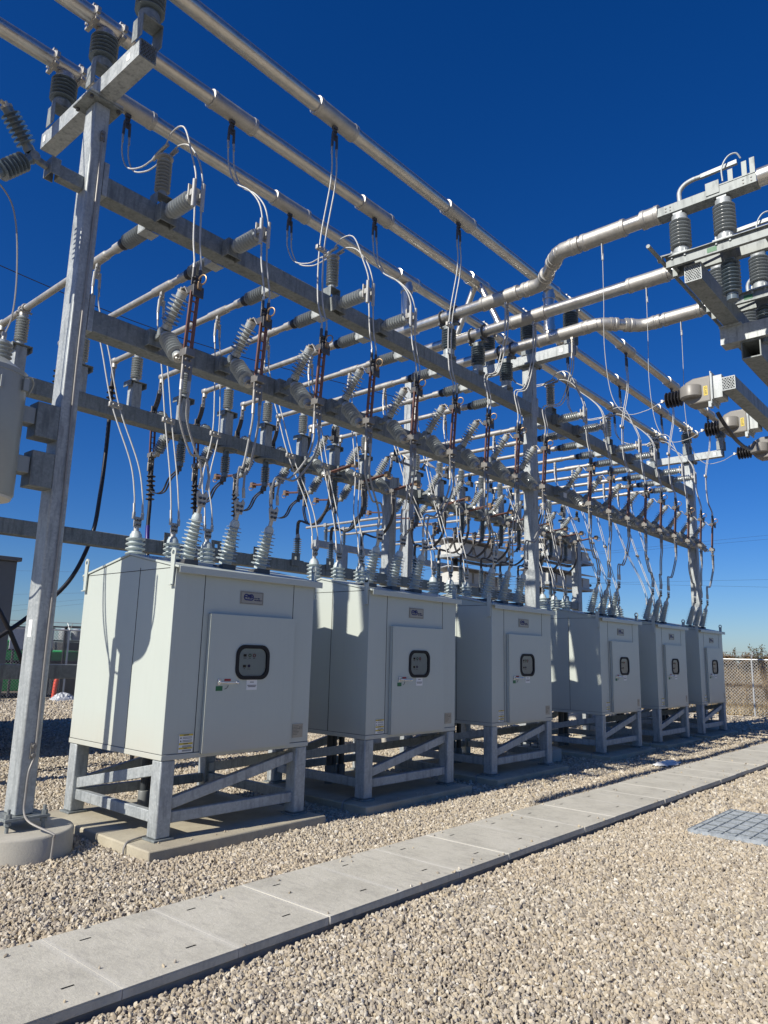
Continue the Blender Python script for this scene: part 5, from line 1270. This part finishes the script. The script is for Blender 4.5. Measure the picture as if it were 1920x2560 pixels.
for z in (.06, 1.72, 2.17):
    for y in (22.9, 24.0): m.box(11.011, 13.569, y-.024, y+.024, z, z+.045)
m.build('frame', 'gask', t, o)
chain(t, o, (10.98, 22.86, 0), (13.6, 22.86, 0), .05, 1.72, .075, .011); t.children[-1].data.materials[0] = M['gask']; t.children[-1].name = 'screen'
for q in range(6):
    m = MB(); x = 11.12+.40*q; m.lathe([(.14, 1.775), (.16, 1.86), (.16, 2.06), (.10, 2.13), (.04, 2.15)], (x, 23.3, 0), (0, 0, 1), 14); m.build('pot', 'insl', t, o)
m = MB(); m.box(11.02, 13.5, 23.1, 23.9, 1.45, 1.70); m.build('shelf_box', 'dkst', t, o)
m = MB(); m.box(11.05, 13.5, 23.2, 23.9, .05, .92); m.build('lower_box', 'rub', t, o)
t = thing('mesh_panel', 'pale grey mesh panel above the green machine behind the left fence', 'panel', (10.3, 23.6, 1.5)); o = (10.3, 23.6, 1.5)
m = MB(); m.box(9.6, 10.93, 23.58, 23.62, 1.46, 2.12); m.build('sheet', 'bag', t, o)
m = MB(); m.box(9.55, 10.95, 23.555, 23.579, 1.42, 1.46); m.box(9.55, 10.95, 23.555, 23.579, 2.12, 2.15); m.build('rim', 'dkst', t, o)
m = MB(); m.box(9.7, 9.76, 23.57, 23.63, 0, 1.42); m.box(10.86, 10.92, 23.57, 23.63, 0, 1.42); m.build('leg', 'dkst', t, o)
m = MB(); m.tube([(10.62, 22.5, .02), (10.65, 22.5, .5), (10.80, 22.5, .95)], .065, 12); tag(m.build('corrugated_pipe', 'orange', org=(10.7, 22.7, 0)), 'orange plastic pipe leaning behind the left fence', 'pipe')
m = MB(); vs = []; nn = 16
for i in range(nn+1):
    for j in range(nn+1):
        u, v_ = i/nn, j/nn; vs.append((10.0+.72*u, 21.1+.5*v_, .02+.27*math.sin(3.14*u)**.7*math.sin(3.14*v_)**.7*(.55+.5*rng.random())))
m.add(vs, [(i*(nn+1)+j, (i+1)*(nn+1)+j, (i+1)*(nn+1)+j+1, i*(nn+1)+j+1) for i in range(nn) for j in range(nn)])
tag(m.build('plastic_sheet', 'bag', org=(10.4, 21.4, 0), ang=15), 'crumpled grey plastic sheet heaped at the foot of the left fence', 'sheet')

# ------------------------------------------------------------------ background equipment
column_top(14.6, 12.0, .22, .22, 8.85, 'tall background pole rising behind the rear beam in mid picture', nm='lighting_pole', grp='background poles', plabel='pier under the tall background pole', plate=False)
t = thing('floodlight', 'pair of pale floodlights on the tall background pole', 'floodlight', (14.6, 12, 6.55)); o = (14.6, 12, 6.55)
m = MB(); m.box(14.05, 15.15, 11.86, 11.889, 6.48, 6.54); m.build('bracket', 'galv2', t, o)
for sx in (-.42, .42):
    m = MB(); m.bar((14.6+sx, 11.80, 6.72), (14.6+sx, 11.55, 6.52), .36, .03, (0, .6, .8)); hd = m.build('lamp_head', 'lamp', t, o, bevel=.01)
    m = MB(); m.bar((14.6+sx, 11.87, 6.52), (14.6+sx, 11.78, 6.68), .06, .02, (0, 1, 0)); m.build('yoke', 'dkst', hd, o)
def rack(label, x0, x1, y, ztiers, ncan):
    t = thing('capacitor_rack', label, 'capacitor rack', (x0, y, 0), 'capacitor racks behind the rear beam'); o = (x0, y, 0)
    for zt in ztiers:
        m = MB(); m.box(x0-.1, x1+.1, y-.5, y-.42, zt-.09, zt-.005); m.box(x0-.1, x1+.1, y+.42, y+.5, zt-.09, zt-.005); m.box(x0-.1, x0-.02, y-.415, y+.415, zt-.09, zt-.005); m.box(x1+.02, x1+.1, y-.415, y+.415, zt-.09, zt-.005); m.build('tier_frame', 'galv', t, o)
        m = MB(); m.prism([(x0-.15, y-.62, zt+.40), (x1+.15, y-.62, zt+.40), (x1+.15, y, zt+.50), (x0-.15, y, zt+.50)], (0, 0, .02)); m.prism([(x0-.15, y, zt+.50), (x1+.15, y, zt+.50), (x1+.15, y+.62, zt+.40), (x0-.15, y+.62, zt+.40)], (0, 0, .02)); m.build('bird_guard', 'bag', t, o)
        pit = (x1-x0)/ncan
        for q in range(ncan):
            m = MB(); xa = x0+pit*q+.03; m.box(xa, xa+pit-.10, y-.40, y+.40, zt, zt+.34); cn = m.build('capacitor_can', 'capw', t, o, bevel=.01)
        for q in range(3):
            m = MB(); m.lathe(shed_prof(.03, .05, .24, 5), (x1, y-.3+.3*q, zt+.15), (1, 0, 0), 10); m.build('can_bushing', 'pt', t, o)
    zs = [2.6]+ztiers
    for q, (za, zb) in enumerate(zip(zs[:-1], zs[1:])):
        for x in (x0+.25, x1-.25):
            m = MB(); b_ = za+(.52 if q else 0); m.lathe(shed_prof(.07, .12, zb-.09-b_, 7), (x, y, b_), (0, 0, 1), 14); m.build('support_insulator', 'rub', t, o)
    m = MB()
    for x in (x0+.25, x1-.25): m.box(x-.1, x+.1, y-.1, y+.1, 0, 2.5)
    m.box(x0, x1, y-.12, y+.12, 2.505, 2.595); m.build('pedestal', 'galv', t, o)
rack('nearer capacitor rack with pale cans, left of the middle column', 17.9, 20.5, 13.0, [3.75, 4.62], 4)
rack('farther capacitor rack with pale cans, right of the middle column', 20.6, 23.6, 11.6, [3.95, 4.85], 5)
# second row of bus work far behind
bxs = [17.45, 18.35, 19.25]
t = thing('background_beam', 'steel beam on a post far behind, left of the tall pole', 'beam', (18.3, 18, 5.3)); o = (18.3, 18, 5.3)
m = MB(); m.box(16.9, 26, 17.9, 18.1, 5.12, 5.34); m.build('tube', 'galv', t, o)
m = MB(); m.box(18.15, 18.45, 17.88, 18.12, 0, 5.11); m.build('post', 'galv', t, o)
for q, x in enumerate(bxs+[22.2, 23.1, 24.0]):
    z = 5.93; t = thing('background_bus', 'thin pipe on a small insulator far behind, %s from the left' % ORD[q], 'bus pipe', (x, 18, 5.34), 'background bus pipes'); o = (x, 18, 5.34)
    m = MB(); m.cyl((x, 13.2, z), (x, 19.0, z), .045, 12); m.build('pipe', 'cast', t, o)
    m = MB(); m.lathe(shed_prof(.05, .08, .52, 9), (x, 18, 5.345), (0, 0, 1), 12); m.build('porcelain', 'ins', t, o)
    m = MB(); m.box(x-.08, x+.08, 17.94, 18.06, 5.866, 5.99); m.build('clamp', 'cast', t, o)

# distant overhead lines between far poles
CAMP = V(0, 0, 1.6)
def ray(px, py, dist):
    v_ = CRn@V((px-960)/1823.97, -(py-1280)/1823.97, -1); return CAMP+nrm(v_)*dist
wires = [((1511, 1379), (1920, 1338)), ((1511, 1384), (1920, 1348)), ((1511, 1457), (1920, 1449)), ((1511, 1459), (1920, 1468))]
poles = []
for q, (a_, b_) in enumerate(wires):
    sl_ = (b_[1]-a_[1])/(b_[0]-a_[0]); A_ = ray(-300, a_[1]+sl_*(-300-a_[0]), 190); B_ = ray(2350, a_[1]+sl_*(2350-a_[0]), 150)
    m = MB(); m.tube([A_, B_], .015, 5); tag(m.build('power_line', 'rub', org=tuple(A_)), ['topmost of the faint distant power lines at the right', 'second of the faint distant power lines at the right', 'third of the faint distant power lines, nearer the horizon', 'lowest of the faint distant power lines at the right'][q], 'power line', 'faint distant power lines')
    poles.append((A_, B_))
for q in range(2):
    p = poles[0][q]; m = MB(); m.cyl((p[0], p[1], -1), (p[0], p[1], p[2]+.5), .16, 10, .11); m.bar((p[0]-1, p[1], p[2]), (p[0]+1, p[1], p[2]), .12, .14)
    tag(m.build('utility_pole', 'bark', org=(p[0], p[1], 0)), ['far wooden utility pole beyond the left edge', 'far wooden utility pole beyond the right edge'][q], 'utility pole')
